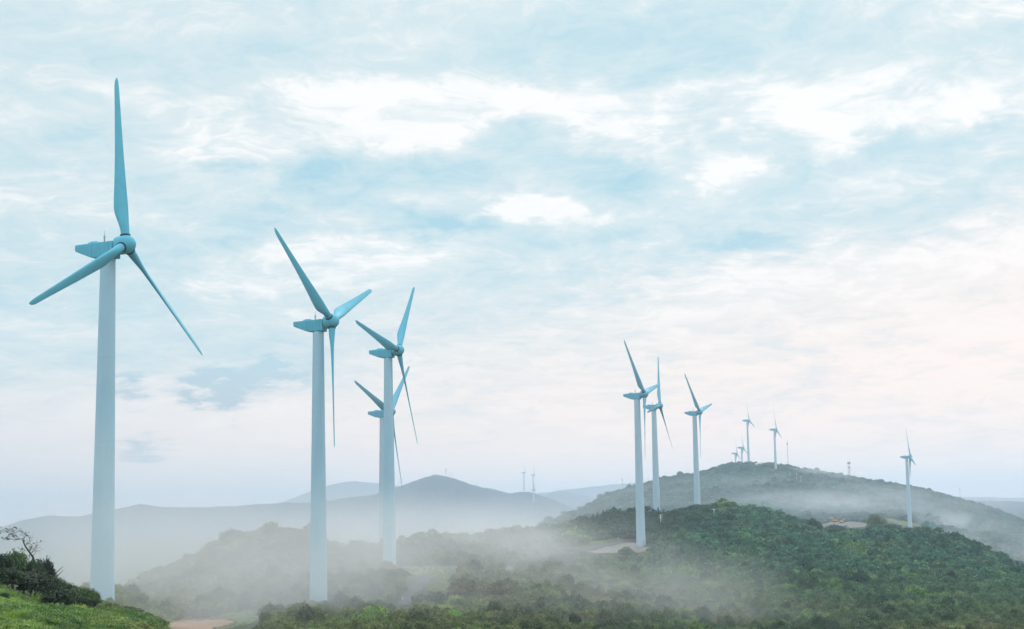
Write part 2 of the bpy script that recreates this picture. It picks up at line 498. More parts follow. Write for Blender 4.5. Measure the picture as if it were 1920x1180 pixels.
# every row is one ridge, foot or hollow of the land: (x, y, depth) in the photograph and metres;
# the third item of the head lifts the line down by the height of the trees on it
LAYERS = [
    (0, [(-400, 1235, 60), (0, 1222, 60), (300, 1262, 60), (600, 1330, 70), (900, 1400, 80), (1500, 1420, 90), (2300, 1380, 90)]),
    (0, [(-400, 1040, 95), (0, 1098, 98), (50, 1112, 101), (100, 1134, 104), (150, 1144, 107), (200, 1154, 110), (260, 1172, 114), (320, 1200, 118),
         (500, 1250, 150), (700, 1255, 160), (960, 1240, 190), (1300, 1225, 240), (1600, 1220, 270), (1920, 1205, 300), (2400, 1205, 300)]),
    (0, [(-400, 1130, 200), (0, 1150, 200), (190, 1150, 232), (260, 1168, 240), (300, 1172, 245), (400, 1180, 255), (600, 1182, 265), (750, 1182, 265), (960, 1188, 275),
         (1300, 1178, 330), (1600, 1160, 385), (1920, 1140, 430), (2400, 1130, 430)]),
    (0, [(-400, 1140, 270), (0, 1160, 262), (100, 1140, 256), (190, 1128, 250), (225, 1134, 258), (260, 1148, 275), (370, 1166, 300), (450, 1156, 315), (598, 1140, 328), (700, 1136, 335), (800, 1136, 345),
         (960, 1126, 370), (1200, 1114, 430), (1400, 1085, 480), (1700, 1070, 520), (1920, 1088, 550), (2400, 1100, 550)]),
    (0, [(-400, 1200, 350), (0, 1200, 350), (150, 1180, 350), (215, 1150, 360), (300, 1130, 385), (400, 1112, 400), (600, 1090, 405), (731, 1060, 434), (800, 1071, 425), (880, 1073, 440), (960, 1066, 475),
         (1050, 1046, 540), (1110, 1033, 590), (1203, 1029, 625), (1300, 1012, 615), (1400, 1000, 645), (1550, 1014, 645), (1700, 1005, 680), (1800, 1022, 680), (1920, 1078, 660), (2400, 1130, 660)]),
    (CAN_MID, [(-400, 1260, 450), (0, 1230, 440), (150, 1160, 430), (215, 1116, 432), (260, 1088, 440), (300, 1074, 450), (350, 1050, 456), (400, 1020, 460), (430, 1004, 465), (510, 991, 470), (580, 995, 470),
         (620, 1012, 472), (680, 1024, 476), (720, 1014, 482), (760, 1009, 490), (830, 1003, 500), (890, 1002, 515), (960, 994, 560), (1020, 988, 640), (1060, 985, 660), (1100, 975, 690), (1150, 961, 712), (1200, 955, 732),
         (1250, 961, 742), (1310, 949, 760), (1370, 943, 770), (1420, 948, 770), (1470, 964, 770), (1530, 990, 770), (1600, 1002, 800), (1640, 990, 850), (1700, 996, 900), (1760, 1006, 850),
         (1850, 1050, 800), (1920, 1086, 780), (2400, 1200, 760)]),
    (0, [(-400, 1180, 800), (0, 1170, 780), (215, 1130, 760), (400, 1100, 760), (600, 1070, 760), (880, 1050, 760), (960, 1028, 790), (1100, 996, 880), (1250, 984, 920), (1400, 975, 950), (1530, 1006, 960),
         (1640, 1004, 1020), (1760, 1016, 1040), (1850, 1046, 1000), (1920, 1076, 1000), (2400, 1160, 1000)]),
    (0, [(-400, 1110, 1500), (0, 1100, 1500), (400, 1085, 1500), (800, 1045, 1450), (960, 1012, 1350), (1100, 986, 1300), (1300, 978, 1260), (1460, 980, 1280), (1540, 992, 1290), (1620, 990, 1300), (1703, 987, 1345),
         (1800, 1008, 1310), (1920, 1038, 1300), (2400, 1110, 1300)]),
    (0, [(-400, 1080, 1900), (0, 1072, 1900), (600, 1045, 1900), (900, 1018, 1850), (1020, 988, 1720), (1100, 968, 1750), (1200, 948, 1760), (1300, 934, 1780), (1400, 924, 1800), (1500, 922, 1800), (1600, 932, 1800),
         (1700, 950, 1800), (1800, 970, 1800), (1920, 1000, 1800), (2400, 1080, 1800)]),
    (CAN_FAR, [(-400, 1050, 2600), (0, 1045, 2600), (600, 1020, 2500), (900, 1005, 2200), (960, 997, 2100), (1020, 977, 2020), (1060, 962, 2060), (1100, 947, 2110), (1130, 927, 2160), (1180, 912, 2220), (1240, 892, 2270), (1300, 884, 2280),
         (1340, 873, 2280), (1370, 863, 2280), (1410, 863, 2270), (1470, 868, 2280), (1520, 879, 2280), (1560, 886, 2270), (1600, 893, 2240), (1650, 899, 2230), (1700, 906, 2230), (1760, 922, 2230), (1800, 934, 2230),
         (1850, 946, 2230), (1900, 965, 2230), (1920, 973, 2230), (2400, 1080, 2230)]),
    (0, [(-400, 1030, 3000), (0, 1030, 3000), (900, 1005, 3000), (1100, 990, 3000), (1400, 960, 3000), (1900, 985, 3000), (2400, 1000, 3000)]),
    (0, [(-400, 1020, 3900), (0, 1015, 3900), (500, 1005, 3900), (900, 985, 3900), (1000, 962, 4050), (1060, 968, 4050), (1200, 975, 3900), (1900, 965, 3900), (2400, 960, 3900)]),
    (CAN_FAR, [(-400, 1010, 5000), (-100, 1002, 5000), (0, 986, 5000), (40, 973, 5000), (90, 963, 5000), (150, 966, 5000), (200, 956, 5000), (240, 947, 5000), (265, 941, 5000), (290, 947, 5000), (380, 950, 5000),
         (450, 946, 5000), (530, 939, 5000), (600, 940, 5000), (650, 931, 5000), (700, 926, 5000), (760, 906, 5000), (800, 892, 5000), (820, 887, 5000), (850, 894, 5000), (880, 905, 5000),
         (910, 913, 5000), (950, 922, 5000), (975, 919, 5000), (1000, 920, 5000), (1040, 936, 5000), (1075, 952, 5000), (1130, 975, 5000), (1500, 960, 5000), (1700, 952, 5000),
         (1760, 942, 5000), (1810, 938, 5000), (1860, 935, 5000), (1920, 938, 5000), (2100, 930, 5000), (2400, 950, 5000)]),
    (0, [(-400, 1030, 6200), (0, 1010, 6200), (600, 975, 6200), (1000, 960, 6200), (1900, 950, 6200), (2400, 945, 6200)]),
    (CAN_FAR, [(-400, 1025, 8000), (0, 1005, 8000), (600, 975, 8000), (860, 925, 8000), (910, 912, 8000), (960, 924, 8000), (1000, 938, 8000), (1030, 923, 8000), (1060, 920, 8000), (1110, 931, 8000), (1150, 945, 8000), (1900, 960, 8000), (2400, 950, 8000)]),
    (0, [(-400, 1030, 8700), (0, 1010, 8700), (600, 965, 8700), (1000, 958, 8700), (2400, 940, 8700)]),
    (0, [(-400, 1025, 9800), (0, 1000, 9800), (500, 955, 9800), (560, 930, 9800), (620, 910, 9800), (660, 903, 9800), (720, 908, 9800), (800, 920, 9800), (980, 930, 9800), (1120, 912, 9800), (1200, 905, 9800), (1300, 925, 9800), (1900, 935, 9800), (2400, 930, 9800)]),
    (0, [(-400, 1030, 15000), (0, 1010, 15000), (450, 970, 15000), (960, 951, 15000), (2400, 927, 15000)]),
]
UG = np.linspace(-.62, .62, 1241)
_LD, _LZ = [], []
for can, kn in LAYERS:
    us, ds, zs = [], [], []
    for px, py, D in kn:
        r = ray(px, py)
        us.append(r[0]); ds.append(D); zs.append(r[2] * D - can)
    dd = np.interp(UG, us, ds); zzv = np.interp(UG, us, zs)
    ker = np.exp(-.5 * (np.arange(-6, 7) / 2.2) ** 2); ker /= ker.sum()
    dd = np.convolve(np.pad(dd, 6, 'edge'), ker, 'valid'); zzv = np.convolve(np.pad(zzv, 6, 'edge'), ker, 'valid')
    _LD.append(dd); _LZ.append(zzv)
_LD.insert(0, np.full_like(UG, 2.0)); _LZ.insert(0, np.full_like(UG, -3.2))
_LD.insert(0, np.full_like(UG, -300.0)); _LZ.insert(0, np.full_like(UG, -9.0))
for k in range(1, len(_LD)):
    _LD[k] = np.maximum(_LD[k], _LD[k - 1] + np.maximum(4.0, .03 * np.abs(_LD[k - 1])))
LDA, LZA = np.array(_LD), np.array(_LZ)


def _terrain(X, Y):
    u = np.clip(X / np.maximum(Y, 40.0), UG[0], UG[-1])
    fi = (u - UG[0]) / (UG[1] - UG[0])
    i0 = np.clip(fi.astype(int), 0, len(UG) - 2); t = fi - i0
    D = LDA[:, i0] * (1 - t) + LDA[:, i0 + 1] * t
    Z = LZA[:, i0] * (1 - t) + LZA[:, i0 + 1] * t
    h = D[1:] - D[:-1]
    dl = (Z[1:] - Z[:-1]) / h
    m = np.zeros_like(Z)
    w1 = 2 * h[1:] + h[:-1]; w2 = h[1:] + 2 * h[:-1]
    same = dl[1:] * dl[:-1] > 0
    with np.errstate(divide='ignore', invalid='ignore'):
        hm = (w1 + w2) / (w1 / dl[:-1] + w2 / dl[1:])
    m[1:-1] = np.where(same, hm, 0)
    k = np.clip((D <= Y[None]).sum(0) - 1, 0, len(D) - 2)
    j = np.arange(len(X))
    hk = h[k, j]
    s = np.clip((Y - D[k, j]) / hk, 0, 1)
    s2, s3 = s * s, s * s * s
    z = (2 * s3 - 3 * s2 + 1) * Z[k, j] + (s3 - 2 * s2 + s) * hk * m[k, j] + (-2 * s3 + 3 * s2) * Z[k + 1, j] + (s3 - s2) * hk * m[k + 1, j]
    # roughness of the land
    A = np.interp(Y, [0, 60, 130, 300, 900, 2000, 5000, 20000], [0, .15, .25, .5, 1.0, 3.0, 6.0, 8.0])
    W = np.interp(Y, [0, 130, 900, 5000, 20000], [9, 14, 45, 170, 500])
    # wavelength must not vary inside the noise argument: blend two fixed bands instead
    n = np.where(Y < 1100, fbm(X / 26.0, Y / 26.0, 3, 4), fbm(X / 170.0, Y / 220.0, 5, 5, .6))
    bl = np.clip((Y - 900) / 400, 0, 1)
    n = fbm(X / 26.0, Y / 26.0, 3, 4) * (1 - bl) + fbm(X / 170.0, Y / 220.0, 5, 5, .6) * bl
    return z + A * n


def terrain(X, Y):
    X = np.atleast_1d(np.asarray(X, float)); Y = np.atleast_1d(np.asarray(Y, float))
    out = np.empty(len(X))
    for a in range(0, len(X), 60000):
        out[a:a + 60000] = _terrain(X[a:a + 60000], Y[a:a + 60000])
    return out


def tz(x, y):
    return float(terrain([x], [y])[0])


def ground_hit(px, py, dmin=60, dmax=3000):
    r = ray(px, py)
    D = np.geomspace(dmin, dmax, 1500)
    g = terrain(r[0] * D, D) - r[2] * D
    i = np.argmax(g > 0)
    if g[i] <= 0:
        i = np.argmax(g)
    return Vector((r[0] * D[i], D[i], float(terrain([r[0] * D[i]], [D[i]])[0])))


def mat_ground():
    m, g, b = principled('ground_cover', None, .95, .1)
    geo = g.n('ShaderNodeNewGeometry')
    p = geo.outputs['Position']
    n1 = g.noise(p, .05, 6, .65)
    n2 = g.noise(p, .9, 6, .7)
    n3 = g.noise(p, .012, 5, .6)
    c = g.mix(g.smooth(n1, .35, .65), (.035, .060, .022), (.070, .085, .035))
    c = g.mix(g.smooth(n2, .4, .75, 0, .7), c, (.030, .035, .018))
    c = g.mix(g.smooth(n3, .45, .7, 0, .6), c, (.030, .062, .040))
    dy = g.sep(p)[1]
    c = g.mix(g.smooth(dy, 2600, 4200), c, (.018, .050, .072))  # blue of distance haze painted into the far land
    g.put(b.inputs['Base Color'], c)
    return m


def build_ground():
    us = np.concatenate([np.linspace(-.62, -.40, 40)[:-1], np.linspace(-.40, .40, 860), np.linspace(.40, .62, 40)[1:]])
    ys = np.concatenate([np.linspace(-280, 40, 40)[:-1], np.geomspace(40, 2700, 520)[:-1], np.geomspace(2700, 9000, 150)[:-1], np.geomspace(9000, 14500, 40)])
    Y, U = np.meshgrid(ys, us, indexing='ij')
    X = U * np.maximum(Y, 40.0) + U * 0
    # widen behind and beside the viewer
    X = np.where(Y < 40, U * (40 + (40 - Y) * 1.5), X)
    Z = terrain(X.ravel(), Y.ravel())
    # canopy roughness of the far woods
    yy, xx = Y.ravel(), X.ravel()
    rough = np.interp(yy, [2300, 3500, 6000, 9000], [0, 3.5, 5.0, 6.0])
    Z = Z + rough * (fbm(xx / 15.0, yy / 60.0, 9, 3, .7) + .4)
    n, k = len(ys), len(us)
    idx = np.arange(n * k).reshape(n, k)
    Fc = np.stack([idx[:-1, :-1], idx[:-1, 1:], idx[1:, 1:], idx[1:, :-1]], -1).reshape(-1, 4)
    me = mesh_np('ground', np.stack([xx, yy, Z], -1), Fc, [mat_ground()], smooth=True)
    tag(obj('ground', me), kind='structure')


build_ground()


# ------------------------------------------------------------------ roads, pads and clearings
def inside(poly, x, y):
    x = np.asarray(x); y = np.asarray(y)
    r = np.zeros(x.shape, bool)
    n = len(poly)
    for i in range(n):
        x1, y1 = poly[i]; x2, y2 = poly[(i + 1) % n]
        c = ((y1 > y) != (y2 > y)) & (x < (x2 - x1) * (y - y1) / (y2 - y1 + 1e-12) + x1)
        r ^= c
    return r


GRASSY = []
CLEAR = []      # outlines that trees keep out of


def patch(name, poly, mat, lift=.3, keep=True, step=None):
    """a sheet draped on the land inside an outline"""
    P = [ground_hit(*q) for q in poly]
    W = [(p.x, p.y) for p in P]
    xs = [p[0] for p in W]; ys = [p[1] for p in W]
    D = sum(ys) / len(ys)
    st = step or max(.35, D * .0012)
    sy = st * 2.5
    gx = np.arange(min(xs), max(xs) + st, st); gy = np.arange(min(ys), max(ys) + sy, sy)
    GX, GY = np.meshgrid(gx, gy)
    cx = GX[:-1, :-1] + st / 2; cyy = GY[:-1, :-1] + sy / 2
    jx = fbm(cx / (st * 5), cyy / (st * 5), 21, 3) * st * 2.5
    ok = inside(W, cx + jx, cyy + jx)
    Z = terrain(GX.ravel(), GY.ravel()) + lift
    k = GX.shape[1]
    idx = np.arange(GX.size).reshape(GX.shape)
    Fc = np.stack([idx[:-1, :-1], idx[:-1, 1:], idx[1:, 1:], idx[1:, :-1]], -1)[ok]
    if not len(Fc):
        return
    used, inv = np.unique(Fc, return_inverse=True)
    V = np.stack([GX.ravel(), GY.ravel(), Z], -1)[used]
    me = mesh_np(name, V, inv.reshape(-1, 4), [mat], smooth=True)
    tag(obj(name, me), kind='structure')
    if keep:
        CLEAR.append(poly)
    if mat in (M.get('grass'), M.get('drygrass'), M.get('scrubgrass')):
        GRASSY.append((poly, 420))


def mat_soil(name, a, b_, scale=.6):
    m, g, b = principled(name, None, .95, .1)
    p = g.n('ShaderNodeNewGeometry').outputs['Position']
    n = g.noise(p, scale, 6, .7)
    n2 = g.noise(p, scale * .2, 4, .6)
    c = g.mix(g.smooth(n, .35, .68), a, b_)
    c = g.mix(g.smooth(n2, .5, .7, 0, .5), c, tuple(x * .7 for x in b_))
    g.put(b.inputs['Base Color'], c)
    return m


M['asphalt'] = mat_soil('asphalt', (.105, .10, .105), (.075, .07, .075))
M['gravel'] = mat_soil('gravel', (.23, .205, .18), (.15, .145, .13))
M['dirt'] = mat_soil('bare_reddish_soil', (.33, .20, .13), (.22, .15, .10))
M['grass'] = mat_soil('mown_grass', (.10, .155, .045), (.07, .10, .035), .25)
M['track'] = mat_soil('stony_track', (.17, .16, .14), (.12, .12, .10))
M['scrubgrass'] = mat_soil('rough_grass', (.12, .15, .06), (.08, .12, .05), .3)
M['drygrass'] = mat_soil('dry_grass', (.22, .205, .085), (.12, .165, .06), .22)

patch('gravel_pad', [(1100, 1036), (1125, 1030), (1165, 1021), (1200, 1020), (1222, 1024), (1215, 1034), (1160, 1039), (1118, 1041)], M['gravel'], .32)
patch('road', [(1078, 1034), (1110, 1025), (1160, 1016), (1192, 1012), (1196, 1016), (1150, 1025), (1118, 1032), (1098, 1037)], M['asphalt'], .42)
patch('grass_verge', [(1060, 1030), (1110, 1018), (1165, 1009), (1168, 1014), (1110, 1024), (1070, 1034)], M['grass'], .36)
patch('clearing', [(748, 1068), (770, 1064), (788, 1066), (812, 1062), (836, 1064), (858, 1063), (850, 1070), (838, 1078), (818, 1086), (804, 1084), (790, 1086), (775, 1080)], M['drygrass'], .3)
patch('road', [(792, 1080), (818, 1078), (808, 1092), (795, 1108), (775, 1120), (765, 1138), (742, 1138), (748, 1122), (768, 1106), (782, 1092)], M['asphalt'], .42)
patch('grass_verge', [(820, 1080), (842, 1078), (842, 1100), (832, 1112), (800, 1112), (812, 1094)], M['grass'], .34)
patch('clearing', [(320, 1176), (345, 1165), (400, 1160), (440, 1150), (480, 1146), (492, 1152), (480, 1170), (430, 1182), (320, 1184)], M['grass'], .3)
patch('dirt_track', [(312, 1176), (340, 1167), (385, 1165), (425, 1167), (440, 1172), (410, 1184), (312, 1190)], M['dirt'], .42)
patch('clearing', [(1538, 985), (1558, 980), (1600, 979), (1640, 983), (1636, 988), (1600, 991), (1548, 996)], M['track'], .5)
patch('clearing', [(1655, 971), (1685, 977), (1715, 983), (1735, 990), (1700, 989), (1675, 983)], M['scrubgrass'], .5)
patch('road', [(945, 1068), (962, 1064), (966, 1068), (948, 1073)], M['gravel'], .42)


# ------------------------------------------------------------------ wind turbines
def airfoil(n=22):
    """closed section, chord 0..1 with the leading edge at 0; returns (x, y) with half thickness 0.5"""
    th = np.linspace(0, 2 * np.pi, n, endpoint=False)
    x = .5 * (1 + np.cos(th))
    t = (.2969 * np.sqrt(np.clip(x, 0, 1)) - .126 * x - .3516 * x ** 2 + .2843 * x ** 3 - .1015 * x ** 4) / .1 * .5
    return x, np.where(th < np.pi, t, -t) + .0


def blade_mesh(R, chord=2.6, root=.72):
    sx, sy = airfoil()
    n = len(sx)
    th = np.linspace(0, 2 * np.pi, n, endpoint=False)
    st = np.concatenate([[.030, .05, .075, .10, .125, .15, .175, .20, .225, .25], np.linspace(.29, .94, 16), [.962, .98, .992, 1.0]])
    V = []
    for s in st:
        b = np.clip((s - .07) / .13, 0, 1); b = b * b * (3 - 2 * b)
        c = chord * np.interp(s, [0, .2, .235, .4, .6, .8, .94, .962, .98, .992, 1], [.9, .99, 1, .82, .64, .49, .40, .35, .26, .16, .03])
        tk = c * np.interp(s, [.15, .25, .5, 1], [.36, .26, .19, .15])
        tw = math.radians(np.interp(s, [0, .2, .5, 1], [36, 31, 21, 14]))
        le = .30
        ax = (sx - le) * -c          # leading edge to +x
        ay = sy * tk
        cx = np.cos(th) * -root; cyv = np.sin(th) * root
        x = cx * (1 - b) + ax * b; y = cyv * (1 - b) + ay * b
        X = x * math.cos(tw) - y * math.sin(tw); Yy = x * math.sin(tw) + y * math.cos(tw)
        V += [(X[j], Yy[j], s * R) for j in range(n)]
    m = len(st)
    Fc = [(i * n + j, i * n + (j + 1) % n, (i + 1) * n + (j + 1) % n, (i + 1) * n + j) for i in range(m - 1) for j in range(n)]
    Fc += [tuple(range(n - 1, -1, -1)), tuple((m - 1) * n + j for j in range(n))]
    return mesh_np('blade', V, Fc, [M['blade']], smooth=True)


def lathe(prof, n=32, axis='z'):
    V, Fc = [], []
    for a, r in prof:
        for j in range(n):
            q = 2 * math.pi * j / n
            p = (r * math.cos(q), r * math.sin(q), a)
            V.append(p if axis == 'z' else (p[2], p[0], p[1]))
    m = len(prof)
    for i in range(m - 1):
        for j in range(n):
            k = (j + 1) % n
            Fc.append((i * n + j, i * n + k, (i + 1) * n + k, (i + 1) * n + j))
    Fc += [tuple(range(n - 1, -1, -1)), tuple((m - 1) * n + j for j in range(n))]
    return V, Fc


def tower_mesh(H, rb=1.95, rt=1.22, deep=4.0, mats=None):
    mats = mats or M['tower']
    zs = [-deep, 0, H * .22, H * .22 + .06, H * .46, H * .46 + .06, H * .72, H * .72 + .06, H]
    seams = {3, 5, 7}
    prof = []
    for z in np.concatenate([[-deep], np.linspace(0, H, 113)]):
        f = max(z, 0) / H
        prof.append((z, rb + (rt - rb) * f))
    # flange seams
    out = []
    cuts = [H * .21, H * .45, H * .71]
    for i, (z, r) in enumerate(prof):
        for cz in cuts:
            if i and prof[i - 1][0] < cz <= z:
                rr = rb + (rt - rb) * cz / H
                out += [(cz - .07, rr), (cz - .06, rr + .003), (cz + .06, rr + .003), (cz + .07, rr)]
        out.append((z, r))
    out = sorted(out)
    V, Fc = lathe(out, 40)
    mi = []
    nt = len(mats)
    for i in range(len(out) - 1):
        f = max(0, min(.999, (out[i][0] + .01) / H))
        mi += [int(f * nt)] * 40
    mi += [0, nt - 1]
    return mesh_np('tower', V, Fc, mats, mi, smooth=True)


def pale(me):  # copy for distant turbines, haze put into its colour
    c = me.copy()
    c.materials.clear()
    c.materials.append(M['hazed_paint'])
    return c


def door_mesh():
    b = MB()
    V, Fc = [], []
    out = [(-.42, 0), (.42, 0)] + [(.42 * math.cos(a), 1.75 + .42 * math.sin(a)) for a in np.linspace(0, math.pi, 9)]
    n = len(out)
    b.add([(x, 0, z) for x, z in out] + [(x, -.16, z) for x, z in out], [tuple(range(n, 2 * n)), tuple(range(n - 1, -1, -1))] + [(i, (i + 1) % n, (i + 1) % n + n, i + n) for i in range(n)])
    b.box((.28, -.19, 1.0), (.06, .06, .22), 1)
    return b.mesh('door', [M['door'], M['dark']])


def steps_mesh():
    b = MB()
    for i in range(4):
        b.box((0, -.45 - .28 * i, .55 - .2 * i), (1.1, .30, .06))
    for x in (-.56, .56):
        b.tube([(x, -.3, -.6), (x, -.3, 1.6), (x, -1.4, .8), (x, -1.4, -.6)], .03, 5)
    return b.mesh('steps', [M['steel']])


def nacelle_mesh():
    prof = [(1.55, .90), (1.55, -1.80), (-1.3, -1.82), (-2.6, -1.66), (-5.55, -.50), (-5.72, -.30), (-5.72, .50), (-5.55, .64)]
    bm = bmesh.new()
    L = [bm.verts.new((x, -1.30 + (.22 if x < -4 else 0), z)) for x, z in prof]
    Rr = [bm.verts.new((x, 1.30 - (.22 if x < -4 else 0), z)) for x, z in prof]
    bm.faces.new(L[::-1]); bm.faces.new(Rr)
    n = len(prof)
    for i in range(n):
        j = (i + 1) % n
        bm.faces.new((L[i], L[j], Rr[j], Rr[i]))
    bmesh.ops.recalc_face_normals(bm, faces=bm.faces)
    es = [e for e in bm.edges]
    bmesh.ops.bevel(bm, geom=es, offset=.16, segments=3, affect='EDGES', profile=.6)
    me = bpy.data.meshes.new('nacelle')
    bm.to_mesh(me); bm.free()
    me.materials.append(M['nacelle'])
    me.polygons.foreach_set('use_smooth', np.ones(len(me.polygons), bool))
    return me


def round_nacelle_mesh():
    prof = [(-7.2, .35), (-7.0, .75), (-6.2, 1.1), (-4.6, 1.5), (-2.5, 1.72), (-.5, 1.78), (1.0, 1.7), (1.7, 1.5)]
    V, Fc = lathe(prof, 24, 'x')
    V = [(x, y, z * 1.0 - .1) for x, y, z in V]
    mi = [1 if i // 24 < 1 else 0 for i in range(len(Fc))]
    return mesh_np('nacelle', V, Fc, [M['hazed_paint'], M['dark']], mi, smooth=True)


def spinner_mesh():
    prof = [(1.62, 1.20), (1.72, 1.40), (1.95, 1.50), (2.5, 1.55), (3.3, 1.57)]
    for q in np.linspace(.15, 1.45, 9):
        prof.append((3.3 + 1.72 * math.sin(q), 1.57 * math.cos(q)))
    prof.append((5.03, .05))
    V, Fc = lathe(prof, 36, 'x')
    return mesh_np('spinner', V, Fc, [M['paint']], smooth=True)


def collar_mesh():
    V, Fc = lathe([(1.30, .74), (1.30, .86), (1.66, .86), (1.66, .74)], 28)
    return mesh_np('root_collar', V, Fc, [M['dark']], smooth=False)


def hatch_mesh():
    b = MB()
    b.box((-2.55, 0, .86), (1.75, 1.5, .22), taper=.93)
    b.box((-2.45, 0, 1.04), (1.35, 1.2, .14), taper=.9)
    return b.mesh('roof_hatch', [M['paint']])


def mast_mesh():
    b = MB()
    b.tube([(-.75, 0, .8), (-.75, 0, 3.0)], [.05, .025])
    b.tube([(-1.02, .3, .8), (-1.02, .3, 1.75)], .04)
    b.tube([(-.48, -.3, .8), (-.48, -.3, 1.6)], .04)
    b.box((-1.02, .3, 1.80), (.34, .05, .10)); b.box((-.48, -.3, 1.68), (.14, .14, .16)); b.box((-.75, 0, 1.95), (.20, .20, .16))
    b.tube([(-1.1, .3, 1.2), (-.4, -.3, 1.2)], .03)
    return b.mesh('weather_mast', [M['steel']])


SHARE = {}


def shared(key, fn):
    if key not in SHARE:
        SHARE[key] = fn()
    return SHARE[key]


def turbine(X, Y, zhub, zbase, yaw, phase, R, tilt, cone, label, rounded=False, scale=1.0):
    t = empty('wind_turbine', (X, Y, zbase), yaw)
    tag(t, label, 'wind turbine', 'wind turbines along the ridges')
    H = zhub - zbase
    s = scale
    tw = obj('tower', tower_mesh((H - 1.8 * s), 1.95 * s, 1.22 * s, mats=M['tower_hazed'] if Y > 520 else None), t)
    if Y < 1200:
        # the door looks towards the valley road on the gravel pad, away from it elsewhere
        a = (-math.pi / 2 + .55 if X > 0 and Y < 700 else math.pi / 2 - .4) - yaw
        dr = obj('door', shared('door', door_mesh), t)
        dr.matrix_local = Matrix.Translation((math.cos(a) * 1.91, math.sin(a) * 1.91, .9)) @ Matrix.Rotation(a + math.pi / 2, 4, 'Z')
        stp = obj('steps', shared('steps', steps_mesh), t)
        stp.matrix_local = Matrix.Translation((math.cos(a) * 1.91, math.sin(a) * 1.91, .25)) @ Matrix.Rotation(a + math.pi / 2, 4, 'Z')
    na = obj('nacelle', shared('rn', round_nacelle_mesh) if rounded else shared('fn', lambda: pale(nacelle_mesh())) if Y > 520 else shared('n', nacelle_mesh), t)
    na.location = (0, 0, H); na.scale = (s, s, s)
    if not rounded:
        obj('roof_hatch', shared('h', hatch_mesh), na)
        obj('weather_mast', shared('m', mast_mesh), na)
    far = Y > 520
    sp = obj('spinner', shared('fs', lambda: pale(spinner_mesh())) if far else shared('s', spinner_mesh), t)
    sp.scale = (s, s, s)
    Rt = Matrix.Rotation(-tilt, 4, 'Y')       # nose up
    sp.matrix_local = Matrix.Translation((0, 0, H)) @ Rt @ Matrix.Diagonal((s, s, s, 1))
    hub = Matrix.Translation((0, 0, H)) @ Rt @ Matrix.Translation((3.3 * s, 0, 0))
    for k in range(3):
        a = phase + k * 2 * math.pi / 3
        # local frame: span = cos a * up + sin a * side ; chord leads sideways, then into the wind
        span = Vector((math.sin(cone), math.cos(cone) * math.sin(a), math.cos(cone) * math.cos(a)))
        lead = Vector((0, math.cos(a), -math.sin(a)))
        axn = lead.cross(span) * -1
        if axn.x < 0:
            axn = -axn
        Mx = Matrix(((lead.x, axn.x, span.x, 0), (lead.y, axn.y, span.y, 0), (lead.z, axn.z, span.z, 0), (0, 0, 0, 1)))
        bl = obj('blade', shared(('b', round(R, 2), far), lambda: pale(blade_mesh(R)) if far else blade_mesh(R)), t)
        bl.matrix_local = hub @ Mx
        if not rounded:
            obj('root_collar', shared('c', collar_mesh), bl)
    return t


TURB = [
    # X/100, Y/100, hub/10, yaw, phase, R, tilt, cone, base
    ((-.6659, 2.4378, 4.3476, -.3056, .0628, 29.4, .0898, -.0242), 'nearest and largest turbine at the left, one blade pointing straight up'),
    ((-.4331, 3.3163, 4.1086, -.3175, 5.3768, 28.72, .1098, -.0228), 'second largest turbine, one blade hanging straight down beside its tower'),
    ((-.3648, 4.3605, 4.5386, -.3188, .7256, 28.81, .0943, -.0163), 'turbine whose tower stands in front of another turbine, left of the peaked blue mountain'),
    ((-.4811, 5.5067, 3.4778, -.353, .8635, 28.98, .0881, -.0204), 'turbine half hidden behind the tower of a nearer one'),
    ((.5174, 6.253, 4.5081, -.376, 5.5456, 28.59, .0907, -.0134), 'turbine on the gravel pad beside the road, largest of the right hand group'),
    ((.7374, 7.8615, 5.0578, -.335, .3598, 28.99, .0895, -.0052), 'turbine just behind the one on the gravel pad, one blade straight up'),
    ((1.0534, 8.7158, 5.2008, -.4241, 5.5439, 29.0, .0909, -.0124), 'turbine rising behind the dark bush at the top of the green slope'),
]
for (p, lab) in TURB:
    X, Y, zh = p[0] * 100, p[1] * 100, p[2] * 10
    turbine(X, Y, zh, tz(X, Y), p[3], p[4], p[5], p[6], p[7], lab)


def far_turbine(hx, hy, D, basey, yaw, phase, R, label, rounded, scale=1.0, H=None):
    r = ray(hx, hy)
    ax = Vector((math.cos(yaw), math.sin(yaw), 0)) * 3.3 * scale
    X, Y, zh = r[0] * D - ax.x, D - ax.y, r[2] * D - .3
    zb = tz(X, Y)
    if basey is not None:
        zb = min(zb, ray(hx, basey)[2] * D)
    turbine(X, Y, zh, zb, yaw, phase, R, .08, 0.0, label, rounded, scale)


far_turbine(1405, 788, 2240, None, .10, .12, 29, 'turbine on the far hilltop standing in front of two sunken ones', True)
far_turbine(1456, 805, 2180, 882, .02, .10, 34, 'turbine standing just below the far hilltop, right of the summit cluster', True)
far_turbine(1707, 856, 1345, 986, -.12, .22, 27, 'lone turbine at the right beside the dry grass clearing', False)
far_turbine(1394, 839, 2560, None, .05, .10, 29, 'pale turbine sunk behind the far hilltop, close beside the taller one', True)
far_turbine(1382, 850, 2750, None, .05, .08, 29, 'lowest turbine on the far hilltop, only its head showing', True)
far_turbine(984.5, 886, 5400, 920, -.1, .3, 27, 'tiny left turbine on the saddle of the blue mountain', False, 1.5)
far_turbine(1002, 890.5, 5300, 922, -.1, .15, 34, 'tiny right turbine on the saddle of the blue mountain', False, 1.5)
far_turbine(1003, 919, 4450, 953, -.1, .2, 24, 'tiny turbine against the flank of the blue mountain, below two on the saddle', False, 1.3)


